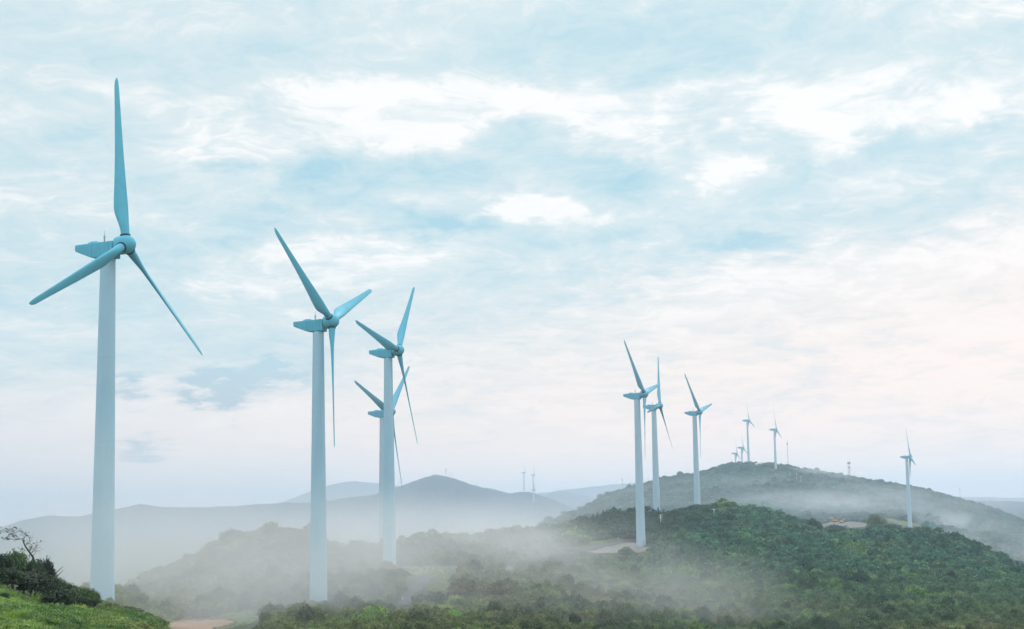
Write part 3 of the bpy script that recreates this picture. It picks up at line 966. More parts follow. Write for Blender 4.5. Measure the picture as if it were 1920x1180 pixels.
# ------------------------------------------------------------------ foliage
def leaf_quads(rg, C, N, size, flat=.5, aspect=.62):
    """one folded leaf clump per centre C, facing about N"""
    n = len(C)
    N = N + rg.normal(0, flat, (n, 3)); N /= np.linalg.norm(N, axis=1, keepdims=True) + 1e-9
    a = np.cross(N, rg.normal(0, 1, (n, 3))); a /= np.linalg.norm(a, axis=1, keepdims=True) + 1e-9
    b = np.cross(N, a)
    s = (size * rg.uniform(.6, 1.35, n))[:, None]
    p0 = C - a * s; p1 = C + b * s * aspect + N * s * .18; p2 = C + a * s; p3 = C - b * s * aspect + N * s * .18
    V = np.stack([p0, p1, p2, p3], 1).reshape(-1, 3)
    Fc = np.arange(4 * n).reshape(n, 4)
    return V, Fc


def crown_mesh(seed, lumps=10, leaves=560, wide=1.0, tall=.85, size=.13, spread=.62):
    """broadleaf crown about one unit in radius, standing on z = 0"""
    rg = np.random.default_rng(seed)
    Vs, Fs, Ts = [], [], []
    off = 0
    cs = []
    for i in range(lumps):
        a = rg.uniform(0, 2 * np.pi); q = spread * math.sqrt(rg.uniform(0, 1))
        top = math.sqrt(max(0, 1 - (q / .95) ** 2))
        cs.append((q * math.cos(a) * wide, q * math.sin(a) * wide, tall * (.30 + rg.uniform(.1, .75) * top), rg.uniform(.26, .46)))
    cs.append((0, 0, tall * .45, .52))
    per = leaves // len(cs)
    for (x, y, z, r) in cs:
        k = int(per * (r / .38) ** 2)
        d = rg.normal(0, 1, (k, 3)); d[:, 2] = np.abs(d[:, 2]) * .9 + d[:, 2] * .25
        d /= np.linalg.norm(d, axis=1, keepdims=True)
        rr = r * rg.uniform(.72, 1.12, (k, 1)) * (1 + .25 * np.sin(d[:, :1] * 7 + x * 9) * np.sin(d[:, 1:2] * 6 + y * 5))
        C = np.array([x, y, z]) + d * rr * np.array([1, 1, .85])
        V, Fc = leaf_quads(rg, C, d, size, .55)
        t = rg.uniform(.78, 1.22)
        tc = np.repeat(t * rg.uniform(.85, 1.15, (k, 1)), 4, 0)
        Vs.append(V); Fs.append(Fc + off); Ts.append(np.concatenate([tc, tc * rg.uniform(.95, 1.05), tc * .95, np.ones_like(tc)], 1))
        off += len(V)
    return mesh_np('crown', np.concatenate(Vs), np.concatenate(Fs), [M['leaf']], colors=np.concatenate(Ts))


def pine_mesh(seed, leaves=620):
    rg = np.random.default_rng(seed)
    Vs, Fs, Ts, off = [], [], [], 0
    tiers = 9
    for i in range(tiers):
        f = i / (tiers - 1)
        rad = .62 * (1 - f) ** .8 + .06
        z = .35 + 1.85 * f
        for j in range(int(9 - 4 * f)):
            a = rg.uniform(0, 2 * np.pi); L = rad * rg.uniform(.65, 1.15)
            k = int(14 - 7 * f)
            t = np.linspace(.15, 1, k)
            C = np.stack([np.cos(a) * L * t, np.sin(a) * L * t, z - .18 * t * L + rg.normal(0, .02, k)], -1) + rg.normal(0, .03, (k, 3))
            N = np.tile([0, 0, 1.0], (k, 1))
            V, Fc = leaf_quads(rg, C, N, .10 * (1.25 - .5 * f), .5, .7)
            tc = np.repeat(rg.uniform(.75, 1.2) * np.ones((k, 1)), 4, 0)
            Vs.append(V); Fs.append(Fc + off); Ts.append(np.concatenate([tc, tc, tc, np.ones_like(tc)], 1)); off += len(V)
    return mesh_np('crown', np.concatenate(Vs), np.concatenate(Fs), [M['leaf']], colors=np.concatenate(Ts))


def tuft_mesh(seed, blades=120):
    """a clump of long arching grass, one unit tall"""
    rg = np.random.default_rng(seed)
    V, Fc, T = [], [], []
    for i in range(blades):
        a = rg.uniform(0, 2 * np.pi); r0 = .35 * math.sqrt(rg.uniform(0, 1)); ln = rg.uniform(.6, 1.15); lean = rg.uniform(.15, .8)
        b0 = np.array([r0 * math.cos(a), r0 * math.sin(a), 0.0]); a2 = a + rg.normal(0, .6)
        dr = np.array([math.cos(a2), math.sin(a2), 0]); sd = np.array([-dr[1], dr[0], 0]) * .045
        t = rg.uniform(.7, 1.35); base = len(V)
        for q in (0, .4, .75, 1.0):
            p = b0 + dr * lean * ln * q * q + np.array([0, 0, ln * (q - .35 * lean * q * q)])
            w = 1 - q * .85
            V += [p - sd * w, p + sd * w]; T += [[t, t, t * .9, 1]] * 2
        for k in range(3):
            Fc.append((base + 2 * k, base + 2 * k + 1, base + 2 * k + 3, base + 2 * k + 2))
    return mesh_np('tuft', np.array(V), np.array(Fc), [M['leaf']], colors=np.array(T))


CROWNS = [crown_mesh(1), crown_mesh(2, 8, 520, 1.05, .8), crown_mesh(3, 13, 640, 1.0, .9, .115), crown_mesh(4, 11, 560, 1.1, .62, .12, .7),
          crown_mesh(5, 9, 540, .9, 1.05), crown_mesh(6, 14, 680, 1.0, .75, .11, .7)]
FINE = [crown_mesh(21, 16, 2200, 1.0, .85, .062, .66), crown_mesh(22, 14, 2000, 1.05, .8, .066, .66), crown_mesh(23, 18, 2400, 1.1, .7, .058, .7)]
PINES = [pine_mesh(31), pine_mesh(32)]
TUFTS = [tuft_mesh(41), tuft_mesh(42)]


def trunk_mesh(seed, h, r):
    rg = random.Random(seed)
    b = MB()
    top = Vector((rg.uniform(-.1, .1) * h, rg.uniform(-.1, .1) * h, h))
    pts = [Vector((0, 0, -.5)), Vector((0, 0, .05 * h)), top * .5 + Vector((rg.uniform(-.05, .05) * h, 0, 0)), top]
    b.tube(pts, [r * 1.4, r, r * .7, r * .35], 8)
    for i in range(5):
        a = rg.uniform(0, 6.28); q = rg.uniform(.3, .8)
        p = top * q
        e = p + Vector((math.cos(a), math.sin(a), .7)) * h * .45
        b.tube([p, (p + e) / 2 + Vector((0, 0, -.04 * h)), e], [r * .5, r * .35, r * .12], 6)
    return b.mesh('trunk', [M['bark']], True)


def plant(name, px, ytop, D, wpx, meshes, tint, label, cat='tree', group=None, seed=0, lift=.12, sink=0.0):
    r = ray(px, ytop)
    X, Y = r[0] * D, D
    z = tz(X, Y) - sink
    h = max(.6, r[2] * D - z)
    w = wpx / F * D / 2
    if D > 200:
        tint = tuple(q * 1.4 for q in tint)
    t = empty(name, (X, Y, z), random.Random(seed).uniform(0, 6.28))
    tag(t, label, cat, group)
    obj('trunk', trunk_mesh(seed, h * .75, max(.05, min(.25, h * .035))), t)
    me = meshes[seed % len(meshes)]
    zmax = max(v.co.z for v in me.vertices) if me.name not in SHARE else SHARE[me.name]
    SHARE[me.name] = zmax
    c = obj('crown', me, t)
    c.location = (0, 0, h * lift)
    c.scale = (w, w, h * (1 - lift) / zmax)
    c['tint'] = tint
    return t


G_DARK, G_MID, G_BRIGHT = (.035, .060, .030), (.060, .100, .040), (.105, .170, .045)
G_BLUE, G_OLIVE, G_BROWN = (.028, .066, .050), (.095, .110, .045), (.090, .078, .050)

PLANTS = [
    # name, x, top y, depth, width px, meshes, tint, label
    ('shrub', 2, 1036, 95, 66, FINE, G_DARK, 'dense dark shrub cut by the left edge of the picture'),
    ('shrub', 26, 1027, 97, 58, FINE, G_MID, 'tallest rounded shrub of the left thicket, just left of the bare tree foot'),
    ('shrub', 46, 1041, 98, 54, FINE, G_DARK, 'dark shrub wrapped about the foot of the bare windswept tree'),
    ('shrub', 68, 1046, 99, 52, FINE, G_DARK, 'dark rounded shrub just right of the foot of the bare tree'),
    ('shrub', 86, 1041, 101, 34, FINE, (.030, .042, .030), 'small almost black shrub standing up highest right of the bare tree'),
    ('shrub', 94, 1056, 102, 30, FINE, (.030, .042, .030), 'small blackish shrub on the right shoulder of the thicket'),
    ('shrub', 14, 1062, 92, 76, FINE, G_DARK, 'broad dark shrub low on the left edge under the tallest one'),
    ('shrub', 58, 1066, 94, 84, FINE, (.045, .052, .034), 'broad brownish dark shrub in the middle of the left thicket'),
    ('shrub', 92, 1076, 97, 66, FINE, G_DARK, 'dark shrub on the sloping right side of the thicket'),
    ('shrub', 114, 1084, 101, 56, FINE, G_DARK, 'dark green shrub halfway down the slope towards the nearest tower'),
    ('shrub', 134, 1093, 104, 50, FINE, G_MID, 'green shrub sloping down towards the nearest tower'),
    ('shrub', 156, 1100, 106, 46, FINE, G_MID, 'green flat topped shrub left of the nearest tower foot'),
    ('shrub', 178, 1105, 108, 30, FINE, G_MID, 'small shrub whose flat top reaches over the nearest tower foot'),
    ('shrub', 104, 1100, 96, 86, FINE, G_DARK, 'broad dark shrub low in the thicket beside the pale grass'),
    ('shrub', 142, 1112, 100, 66, FINE, G_DARK, 'dark shrub at the lower right end of the thicket'),
    ('shrub', 4, 1136, 84, 36, FINE, (.02, .05, .035), 'dark bluish shrub in the bottom left corner'),
    ('shrub', 206, 1118, 236, 20, FINE, G_MID, 'small thin shrub just in front of the nearest tower foot'),
    ('shrub', 224, 1119, 240, 22, FINE, G_OLIVE, 'small shrub just right of the nearest tower foot'),
    ('tree', 1019, 983, 628, 40, FINE, G_DARK, 'lone flat topped tree on the ridge left of the pines'),
    ('tree', 946, 986, 545, 22, FINE, G_OLIVE, 'thin crowned tree standing up out of the drifting mist'),
    ('tree', 1058, 981, 650, 44, FINE, G_DARK, 'round tree between the flat topped tree and the pines'),
    ('tree', 1038, 986, 645, 30, FINE, G_DARK, 'smaller round tree right beside the flat topped tree'),
    ('tree', 1306, 944, 752, 28, FINE, G_BLUE, 'dark bush hiding the foot of a tower at the slope top'),
    ('tree', 1322, 950, 748, 26, FINE, G_DARK, 'dark bush right of the one hiding the tower foot'),
    ('tree', 1523, 970, 760, 26, FINE, G_BLUE, 'tall narrow dark tree left of the orange diggers'),
    ('tree', 1534, 976, 764, 18, FINE, G_BLUE, 'smaller dark tree leaning on the narrow one by the diggers'),
    ('tree', 1570, 982, 790, 50, FINE, G_BLUE, 'dark rounded tree just in front of the orange diggers'),
    ('tree', 1640, 963, 1010, 44, FINE, G_MID, 'rounded hazy tree between the diggers and the lone turbine'),
    ('tree', 1672, 980, 930, 36, FINE, G_BLUE, 'dark tree below the dry grass clearing'),
    ('shrub', 607, 1128, 305, 36, FINE, G_DARK, 'bush in front of the foot of the second largest tower'),
    ('shrub', 570, 1138, 300, 40, FINE, G_OLIVE, 'olive bush left of the foot of the second largest tower'),
    ('shrub', 500, 1118, 318, 44, FINE, G_MID, 'round bush right of the green clearing by the dirt track'),
    ('shrub', 724, 1049, 415, 26, FINE, G_MID, 'bush at the left foot of the tower that hides another turbine'),
    ('tree', 670, 1012, 470, 50, FINE, G_DARK, 'tall bush on the misty ridge left of the doubled towers'),
    ('shrub', 790, 1112, 325, 44, FINE, G_DARK, 'dark bush right beside the white road posts'),
    ('shrub', 818, 1108, 322, 44, FINE, G_DARK, 'dark bush between the two pieces of road in the hollow'),
    ('tree', 868, 1085, 345, 70, FINE, G_BROWN, 'large brownish bush right of the road in the hollow'),
    ('tree', 930, 1092, 350, 70, FINE, G_BROWN, 'brownish bush right of the largest brownish one'),
    ('shrub', 850, 1142, 285, 40, FINE, (.10, .20, .05), 'bright green bush at the bottom middle'),
    ('shrub', 1175, 1024, 560, 36, FINE, G_BLUE, 'dark bush just below the gravel pad'),
    ('shrub', 1228, 1018, 600, 40, FINE, G_BLUE, 'dark bush right of the tower foot on the gravel pad'),
]


def build_plants():
    for i, (nm, px, yt, D, w, ms, tint, lab) in enumerate(PLANTS):
        plant(nm, px, yt, D, w, ms, tint, lab, 'shrub' if nm == 'shrub' else 'tree', None, i)
    # pines along the ridge
    rg = random.Random(5)
    crest = [(1088, 972), (1100, 970), (1112, 964), (1120, 959), (1131, 957), (1140, 960), (1150, 956), (1160, 954), (1170, 957), (1180, 953), (1214, 951), (1224, 952), (1234, 950), (1244, 953), (1254, 957), (1264, 959),
             (1094, 980), (1108, 975), (1126, 969), (1144, 968), (1158, 966), (1174, 966), (1220, 962), (1240, 963), (1258, 966)]
    for i, (px, yt) in enumerate(crest):
        D = 700 + rg.uniform(-14, 14) + (px - 1100) * .2
        plant('pine_tree', px, yt + rg.uniform(-1, 1), D, rg.uniform(17, 24), PINES, (.016, .044, .036), 'dark pine in the row along the ridge behind the gravel pad', 'pine tree', 'pines along the ridge', 100 + i, .0)


build_plants()


def bare_tree():
    """leafless windswept tree on the left mound: drawn out as limbs in its own plane, leaning to the left"""
    D = 100.0
    base = ray(64, 1068) * D

    def P(px, py, dy=0.0):
        q = ray(px, py) * (D + dy)
        return Vector(q - base)
    t = empty('bare_tree', tuple(base))
    tag(t, 'bare windswept tree leaning left above the dark thicket', 'tree')
    b = MB()
    b.tube([P(66, 1085), P(62, 1045), P(55, 1035), P(47, 1024), P(43, 1014)], [.10, .075, .06, .05, .042], 8)
    me = b.mesh('trunk', [M['bark']], True)
    obj('trunk', me, t)
    limbs = [
        [(43, 1014, 0), (38, 1011, .3), (30, 1006, .6), (22, 1000, .8), (14, 998, 1.0), (9, 998, 1.1)],
        [(38, 1011, .3), (28, 1013, .2), (20, 1010, 0), (14, 1013, -.2), (10, 1012, -.3)],
        [(43, 1014, 0), (46, 1008, -.3), (48, 1002, -.5), (44, 998, -.6), (36, 996, -.7), (24, 996, -.8)],
        [(47, 1024, 0), (56, 1016, .4), (55, 1009, .6), (52, 1005, .7)],
        [(60, 1036, 0), (66, 1030, -.3), (70, 1024, -.4), (68, 1018, -.5)],
        [(62, 1042, 0), (68, 1034, .3), (70, 1028, .5)],
        [(30, 1006, .6), (26, 998, .9), (22, 996, 1.0)],
        [(55, 1035, 0), (60, 1026, -.4), (58, 1020, -.6)],
        [(55, 1035, 0), (46, 1032, .5), (38, 1030, .8)],
        [(22, 1000, .8), (16, 1003, .9), (11, 1010, 1.0)],
    ]
    rg = np.random.default_rng(3)
    tips = []
    for L in limbs:
        pts = [P(*q) for q in L]
        br = MB()
        br.tube(pts, list(np.linspace(.021, .009, len(pts))), 6)
        for q in range(1, len(pts)):
            for _ in range(3):
                d = Vector(rg.normal(0, 1, 3)); d.z = abs(d.z) * .4; d.x -= .4
                br.tube([pts[q], pts[q] + d.normalized() * .22, pts[q] + d.normalized() * .40 + Vector((0, 0, .04))], [.010, .007, .005], 5)
                tips.append(pts[q] + d.normalized() * .38)
        obj('branch', br.mesh('branch', [M['bark']], True), t)
    C = np.array([list(q) for q in tips[::2] for _ in range(3)]); C = C + rg.normal(0, .10, C.shape)
    N = np.tile([0, 0, 1.0], (len(C), 1))
    V, Fc = leaf_quads(rg, C, N, .075, .6)
    me = mesh_np('sparse_leaves', V, Fc, [M['leaf']], colors=np.ones((len(V), 4)))
    o = obj('sparse_leaves', me, t)
    o['tint'] = (.045, .055, .035)


bare_tree()


# ------------------------------------------------------------------ the wood as one mass
def scatter_object(name, pts, rot, scl, tint, var, meshes, label=None):
    me = bpy.data.meshes.new(name)
    n = len(pts)
    me.vertices.add(n)
    me.vertices.foreach_set('co', np.asarray(pts, np.float32).ravel())
    for nm, ty, arr, key in (('rot', 'FLOAT_VECTOR', rot, 'vector'), ('scl', 'FLOAT_VECTOR', scl, 'vector'), ('tint', 'FLOAT_VECTOR', tint, 'vector'), ('var', 'INT', var, 'value')):
        a = me.attributes.new(nm, ty, 'POINT')
        a.data.foreach_set(key, np.ascontiguousarray(arr, np.int32 if ty == 'INT' else np.float32).ravel())
    o = obj(name, me)
    tag(o, label, None, None, 'stuff')
    ng = bpy.data.node_groups.new(name, 'GeometryNodeTree')
    ng.interface.new_socket('Geometry', in_out='INPUT', socket_type='NodeSocketGeometry')
    ng.interface.new_socket('Geometry', in_out='OUTPUT', socket_type='NodeSocketGeometry')
    N = ng.nodes; L = ng.links
    gi = N.new('NodeGroupInput'); go = N.new('NodeGroupOutput')
    join = N.new('GeometryNodeJoinGeometry')
    for src in reversed(meshes):
        oi = N.new('GeometryNodeObjectInfo')
        oi.transform_space = 'ORIGINAL'
        oi.inputs['Object'].default_value = src
        oi.inputs['As Instance'].default_value = True
        L.new(oi.outputs['Geometry'], join.inputs[0])
    ip = N.new('GeometryNodeInstanceOnPoints')
    ip.inputs['Pick Instance'].default_value = True

    def attr(nm, ty):
        a = N.new('GeometryNodeInputNamedAttribute'); a.data_type = ty
        a.inputs['Name'].default_value = nm
        return a.outputs['Attribute']
    L.new(gi.outputs[0], ip.inputs['Points']); L.new(join.outputs[0], ip.inputs['Instance'])
    L.new(attr('var', 'INT'), ip.inputs['Instance Index'])
    e2r = N.new('FunctionNodeEulerToRotation')
    L.new(attr('rot', 'FLOAT_VECTOR'), e2r.inputs[0]); L.new(e2r.outputs[0], ip.inputs['Rotation'])
    L.new(attr('scl', 'FLOAT_VECTOR'), ip.inputs['Scale'])
    L.new(ip.outputs[0], go.inputs[0])
    md = o.modifiers.new('scatter', 'NODES')
    md.node_group = ng
    return o


def first_crown(me):
    for o in COL.objects:
        if o.data is me:
            return o
    return None


FEET = [(170, 212, 1070, 1117, 250), (576, 621, 1070, 1126, 335), (714, 748, 1000, 1054, 440), (1186, 1220, 970, 1027, 630), (1222, 1238, 900, 955, 790), (1299, 1317, 890, 945, 875), (1692, 1714, 930, 985, 1350), (1445, 1460, 850, 881, 2185)]


def build_wood():
    P = []
    D = 118.0
    while D < 2450:
        s = max(1.7, min(5.2, D * .0049)) if D < 1100 else 5.2
        n = int(.86 * D / s)
        x = (np.arange(n) + RNG.uniform(0, 1, n)) * s - .43 * D
        y = D + RNG.uniform(-.6, .6, n) * s
        P.append(np.stack([x, y, np.full(n, s)], -1))
        D += s * .9
    P = np.concatenate(P)
    z = terrain(P[:, 0], P[:, 1])
    # leave out what lies in hollows nobody near here can see
    us = np.linspace(-.45, .45, 361); ds = np.geomspace(60, 2600, 420)
    GU, GD = np.meshgrid(us, ds, indexing='ij')
    ang = (terrain((GU * GD).ravel(), GD.ravel()) / GD.ravel()).reshape(GU.shape)
    cm = np.maximum.accumulate(ang, 1)
    iu = np.clip(np.round((P[:, 0] / P[:, 1] + .45) / .9 * 360).astype(int), 0, 360)
    idd = np.clip(np.searchsorted(ds, P[:, 1] * .97), 0, 419)
    vis = ((P[:, 1] < 720) | (P[:, 0] / P[:, 1] > .015)) & ((z + 9) / P[:, 1] > cm[iu, idd] - .004)
    P, z = P[vis], z[vis]
    X, Y, S = P.T
    h = np.where(Y < 1100, np.interp(Y, [118, 260, 600, 1100], [1.5, 2.2, 2.9, 3.4]), 4.6)
    patchy = fbm(X / 30.0, Y / 30.0, 71, 3)
    big = np.exp(RNG.normal(-.10, .24, len(h)))
    h = h * big * RNG.uniform(.8, 1.15, len(h)) * (1 + .35 * patchy)
    mound = (Y < 245) & (X / Y < -.22)
    h = np.where(mound, np.minimum(h, .9), h)
    # keep the open ground open
    keep = np.ones(len(X), bool)
    px0, py0 = project(np.stack([X, Y, z], -1)); px1, py1 = project(np.stack([X, Y, z + h], -1))
    half = S * .75 / Y * F
    for poly in CLEAR:
        for fx in (-.8, 0, .8):
            for q in (0, .25, .5, .75, 1):
                keep &= ~inside(poly, px0 + half * fx, py0 + (py1 - py0) * q)
    # nothing stands in front of the tower feet that show
    for x0, x1, ya, yb, Dt in FEET:
        hit = np.zeros(len(X), bool)
        for fx in (-.8, 0, .8):
            for q in (0, .35, .7, 1):
                yy = py0 + (py1 - py0) * q
                hit |= (px0 + half * fx > x0) & (px0 + half * fx < x1) & (yy > ya) & (yy < yb)
        keep &= ~(hit & (Y < Dt))
    for (pp, _) in TURB:
        tx, ty = pp[0] * 100, pp[1] * 100
        keep &= (X - tx) ** 2 + (Y - ty) ** 2 > 16
    for X0, Y0 in [(o.location.x, o.location.y) for o in COL.objects if o.get('category') == 'wind turbine']:
        keep &= (X - X0) ** 2 + (Y - Y0) ** 2 > 16
    X, Y, S, z, h, patchy, big = X[keep], Y[keep], S[keep], z[keep], h[keep], patchy[keep], big[keep]
    n = len(X)
    w = S * RNG.uniform(.60, .85, n) * big ** 1.2
    var = RNG.integers(0, len(CROWNS), n)
    var = np.where(Y < 480, len(CROWNS) + RNG.integers(0, len(FINE), n), var)
    t1 = fbm(X / 45.0, Y / 60.0, 81, 4, .6); t2 = fbm(X / 16.0, Y / 22.0, 91, 3); t3 = RNG.normal(0, .5, n)
    a = np.clip(.5 + t1 * 1.1 + t3 * .25, 0, 1)[:, None]
    b = np.clip(t2 * 1.6 + t3 * .5 - .25, 0, 1)[:, None]
    right = np.clip((X / Y + .02) / .14, 0, 1)[:, None] * np.clip((Y[:, None] - 250) / 300, 0, 1)
    dark = np.array(G_DARK) * (1 - right) + np.array((.024, .080, .066)) * right
    mid = np.array(G_OLIVE) * (1 - right) + np.array((.046, .118, .078)) * right
    tint = dark * (1 - a) + mid * a
    brn = np.array((.105, .090, .050)) * (1 - right) + np.array((.078, .110, .058)) * right
    tint = tint * (1 - .75 * b) + brn * .75 * b
    left = ((X / Y < .0) & (Y > 330))[:, None]
    lime = np.where(left, .35, 1.0) * np.clip(fbm(X / 9.0, Y / 14.0, 101, 3) * 2.2 - .55 + t3 * .3, 0, 1)[:, None] * (Y[:, None] < 900) * .6
    tint = tint * (1 - lime) + np.array((.105, .175, .055)) * lime
    tint = tint * np.where(right > 0, 1.35 + .0 * right, 1.55) * (1 + .38 * t3[:, None]).clip(.55, 1.6)
    cone = (np.clip((X / Y - .035) / .02, 0, 1) * np.clip((.135 - X / Y) / .02, 0, 1) * np.clip((Y - 620) / 50, 0, 1) * (Y < 850))[:, None]
    tint = tint * (1 - .8 * cone) + np.array((.026, .072, .058)) * .8 * cone
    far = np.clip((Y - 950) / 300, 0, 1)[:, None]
    tint = tint * (1 - far) + tint * np.array((.60, .92, 1.25)) * far  # bluish distance haze put into the tint of far crowns
    tint = np.where(left, tint * np.array((1.0, .90, .95)), tint)
    rot = np.stack([RNG.normal(0, .10, n), RNG.normal(0, .10, n), RNG.uniform(0, 6.28, n)], -1)
    scl = np.stack([w, w * RNG.uniform(.85, 1.15, n), h * 1.0], -1)
    src = []
    for me in CROWNS:
        src.append(me)
    print('wood', n)
    return np.stack([X, Y, z - .15 * h], -1), rot, scl, tint, var


# six scrub trees that stand at the wood's near edge carry the crowns the wood repeats
EDGE = [(640, 1142, 300, 44, G_OLIVE, 'olive bush at the bottom just right of the second largest tower'), (700, 1146, 296, 46, G_MID, 'green bush at the bottom below the doubled towers'),
        (770, 1150, 292, 40, G_OLIVE, 'yellowish bush at the bottom below the white road posts'), (960, 1140, 300, 52, G_DARK, 'dark bush at the bottom centre'),
        (1040, 1138, 310, 50, G_MID, 'green bush at the bottom right of centre'), (1120, 1140, 320, 50, G_OLIVE, 'olive bush at the bottom below the gravel pad')]
SRC = []
for i, (px, yt, D, w, tint, lab) in enumerate(EDGE):
    t = plant('shrub', px, yt, D, w, [CROWNS[i]], tint, lab, 'shrub', None, 200 + i * 1)
    SRC.append([c for c in t.children if c.name.startswith('crown')][0])
MSRC = []
for me in FINE:
    MSRC.append([o for o in COL.objects if o.data is me][0])
_p, _r2, _s, _t, _v = build_wood()
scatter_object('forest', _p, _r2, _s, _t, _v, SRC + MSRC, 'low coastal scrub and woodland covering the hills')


def build_meadow():
    n = 9000
    px = RNG.uniform(-60, 330, n); D = RNG.uniform(64, 89, n) + np.clip((px - 90) / 7, 0, 26)
    r = np.array([ray(a, 1100) for a in px])
    X = r[:, 0] * D; Y = D
    z = terrain(X, Y)
    var = np.where(RNG.uniform(0, 1, n) < .30, RNG.integers(0, 2, n), 2 + RNG.integers(0, 3, n))
    g = fbm(X / 4.0, Y / 6.0, 33, 3) + RNG.normal(0, .25, n)
    a = np.clip(.5 + g, 0, 1)[:, None]
    tint = np.array((.055, .125, .035)) * (1 - a) + np.array((.22, .31, .08)) * a
    dk = np.clip(fbm(X / 2.2, Y / 3.0, 57, 2) * 2.0 - .2, 0, 1)[:, None] * (var >= 2)[:, None]
    tint = tint * (1 - .6 * dk) + np.array((.035, .075, .03)) * .6 * dk
    dry = np.clip((px - 130) / 120, 0, 1)[:, None] * np.clip(.4 + g[:, None], 0, 1)
    tint = tint * (1 - dry * .8) + np.array((.19, .18, .085)) * dry * .8
    sc = RNG.uniform(.30, .72, n) * (1 + .5 * np.clip(fbm(X / 3.0, Y / 4.5, 37, 2) * 2, -.6, 1))
    scl = np.where((var < 2)[:, None], np.stack([sc, sc, sc * 1.1], -1), np.stack([sc * 1.05, sc * 1.05, sc * .8], -1))
    rot = np.stack([RNG.normal(0, .15, n), RNG.normal(0, .15, n), RNG.uniform(0, 6.28, n)], -1)
    P1, S1, R1, T1, V1 = [np.stack([X, Y, z - .05], -1)], [scl], [rot], [tint], [var]
    for poly, k in GRASSY:
        W = [ground_hit(*q) for q in poly]
        W = [(p.x, p.y) for p in W]
        xs = [p[0] for p in W]; ys = [p[1] for p in W]
        x = RNG.uniform(min(xs), max(xs), k); y = RNG.uniform(min(ys), max(ys), k)
        ok = inside(W, x, y)
        qx, qy = project(np.stack([x, y, terrain(x, y)], -1))
        for other in CLEAR:
            if other not in [g_[0] for g_ in GRASSY]:
                ok &= ~inside(other, qx, qy)
        x, y = x[ok], y[ok]; k = len(x)
        q = RNG.uniform(.18, .42, k) * (1 + .6 * fbm(x / 5.0, y / 8.0, 61, 2))
        m = np.clip(.5 + fbm(x / 6.0, y / 9.0, 63, 3) * 1.3, 0, 1)[:, None]
        P1.append(np.stack([x, y, terrain(x, y) + .25], -1)); S1.append(np.stack([q * 1.5, q * 1.5, q], -1))
        R1.append(np.stack([np.zeros(k), np.zeros(k), RNG.uniform(0, 6.28, k)], -1))
        T1.append(np.array((.10, .155, .050)) * (1 - m) + np.array((.22, .215, .09)) * m)
        V1.append(RNG.integers(0, 5, k))
    return np.concatenate(P1), np.concatenate(R1), np.concatenate(S1), np.concatenate(T1), np.concatenate(V1)


# two tall grass clumps at the mound's foot carry the blades the meadow repeats
GT = []
for i, (px, D, lab) in enumerate([(60, 88, 'tall arching grass clump low on the bright left mound'), (175, 92, 'pale arching grass clump on the mound below the nearest tower')]):
    r = ray(px, 1150)
    o = obj('grass_clump', TUFTS[i], None, (r[0] * D, D, tz(r[0] * D, D)))
    o['tint'] = (.12, .19, .05)
    tag(o, lab, 'grass clump')
    GT.append(o)
_p, _r2, _s, _t, _v = build_meadow()
scatter_object('meadow', _p, _r2, _s, _t, _v, GT + MSRC, 'bright green grass and low scrub on the near left mound and in small clearings')


# ------------------------------------------------------------------ small things on the hills
def ground_at(px, D, py=980):
    r = ray(px, py)
    return Vector((r[0] * D, D, tz(r[0] * D, D)))


def excavator(px, py, D, rz, label, up):
    r = ray(px, py)
    t = empty('excavator', (r[0] * D, D, r[2] * D), rz)
    tag(t, label, 'excavator', 'orange diggers on the gravel clearing')
    for sy in (-1, 1):
        b = MB()
        pts = [(-1.7, 0, .15), (-1.85, 0, .42), (-1.6, 0, .75), (1.6, 0, .75), (1.85, 0, .42), (1.7, 0, .15)]
        V = [(x, sy * 1.1 + w, z) for w in (-.28, .28) for x, _, z in pts]
        n = len(pts)
        b.add(V, [tuple(range(n)), tuple(range(2 * n - 1, n - 1, -1))] + [(i, i + n, (i + 1) % n + n, (i + 1) % n) for i in range(n)])
        obj('track', b.mesh('track', [M['rubber']]), t)
    b = MB(); b.box((0, 0, .85), (1.6, 1.6, .3), 1); b.box((-.55, 0, 1.45), (2.5, 2.5, .95), 0, taper=.94); b.box((-1.5, 0, 1.5), (.8, 2.3, .75), 0)
    obj('body', b.mesh('body', [M['orange'], M['rubber']]), t)
    b = MB(); b.box((.75, .7, 1.95), (1.35, .95, 1.6), 0, taper=.86)
    cab = obj('cab', b.mesh('cab', [M['orange']]), t)
    b = MB(); b.box((1.43, .7, 2.15), (.06, .72, .9)); b.box((.75, 1.2, 2.2), (.95, .06, .8))
    obj('window', b.mesh('window', [M['glass']]), cab)
    k = Vector((3.2, -.35, 4.2 + up)); e = Vector((5.2, -.35, 2.0 + up))
    b = MB(); b.tube([(.8, -.35, 1.4), (1.9, -.35, 3.4 + up * .6), k], [.30, .30, .20], 6); b.tube([k, e], [.2, .14], 6); b.tube([(1.0, -.35, 2.0), (2.2, -.35, 3.2 + up * .6)], .09, 6)
    bo = obj('boom', b.mesh('boom', [M['orange']]), t)
    b = MB(); b.box((e.x - .15, e.y, e.z - .45), (.8, 1.0, .8), 0, taper=.6)
    obj('bucket', b.mesh('bucket', [M['rubber']]), bo)


excavator(1565, 979.5, 1278, math.radians(150), 'left orange digger with its boom raised towards the left', .8)
excavator(1578, 981.5, 1272, math.radians(40), 'right orange digger, seen as a compact body beside the other', -.3)


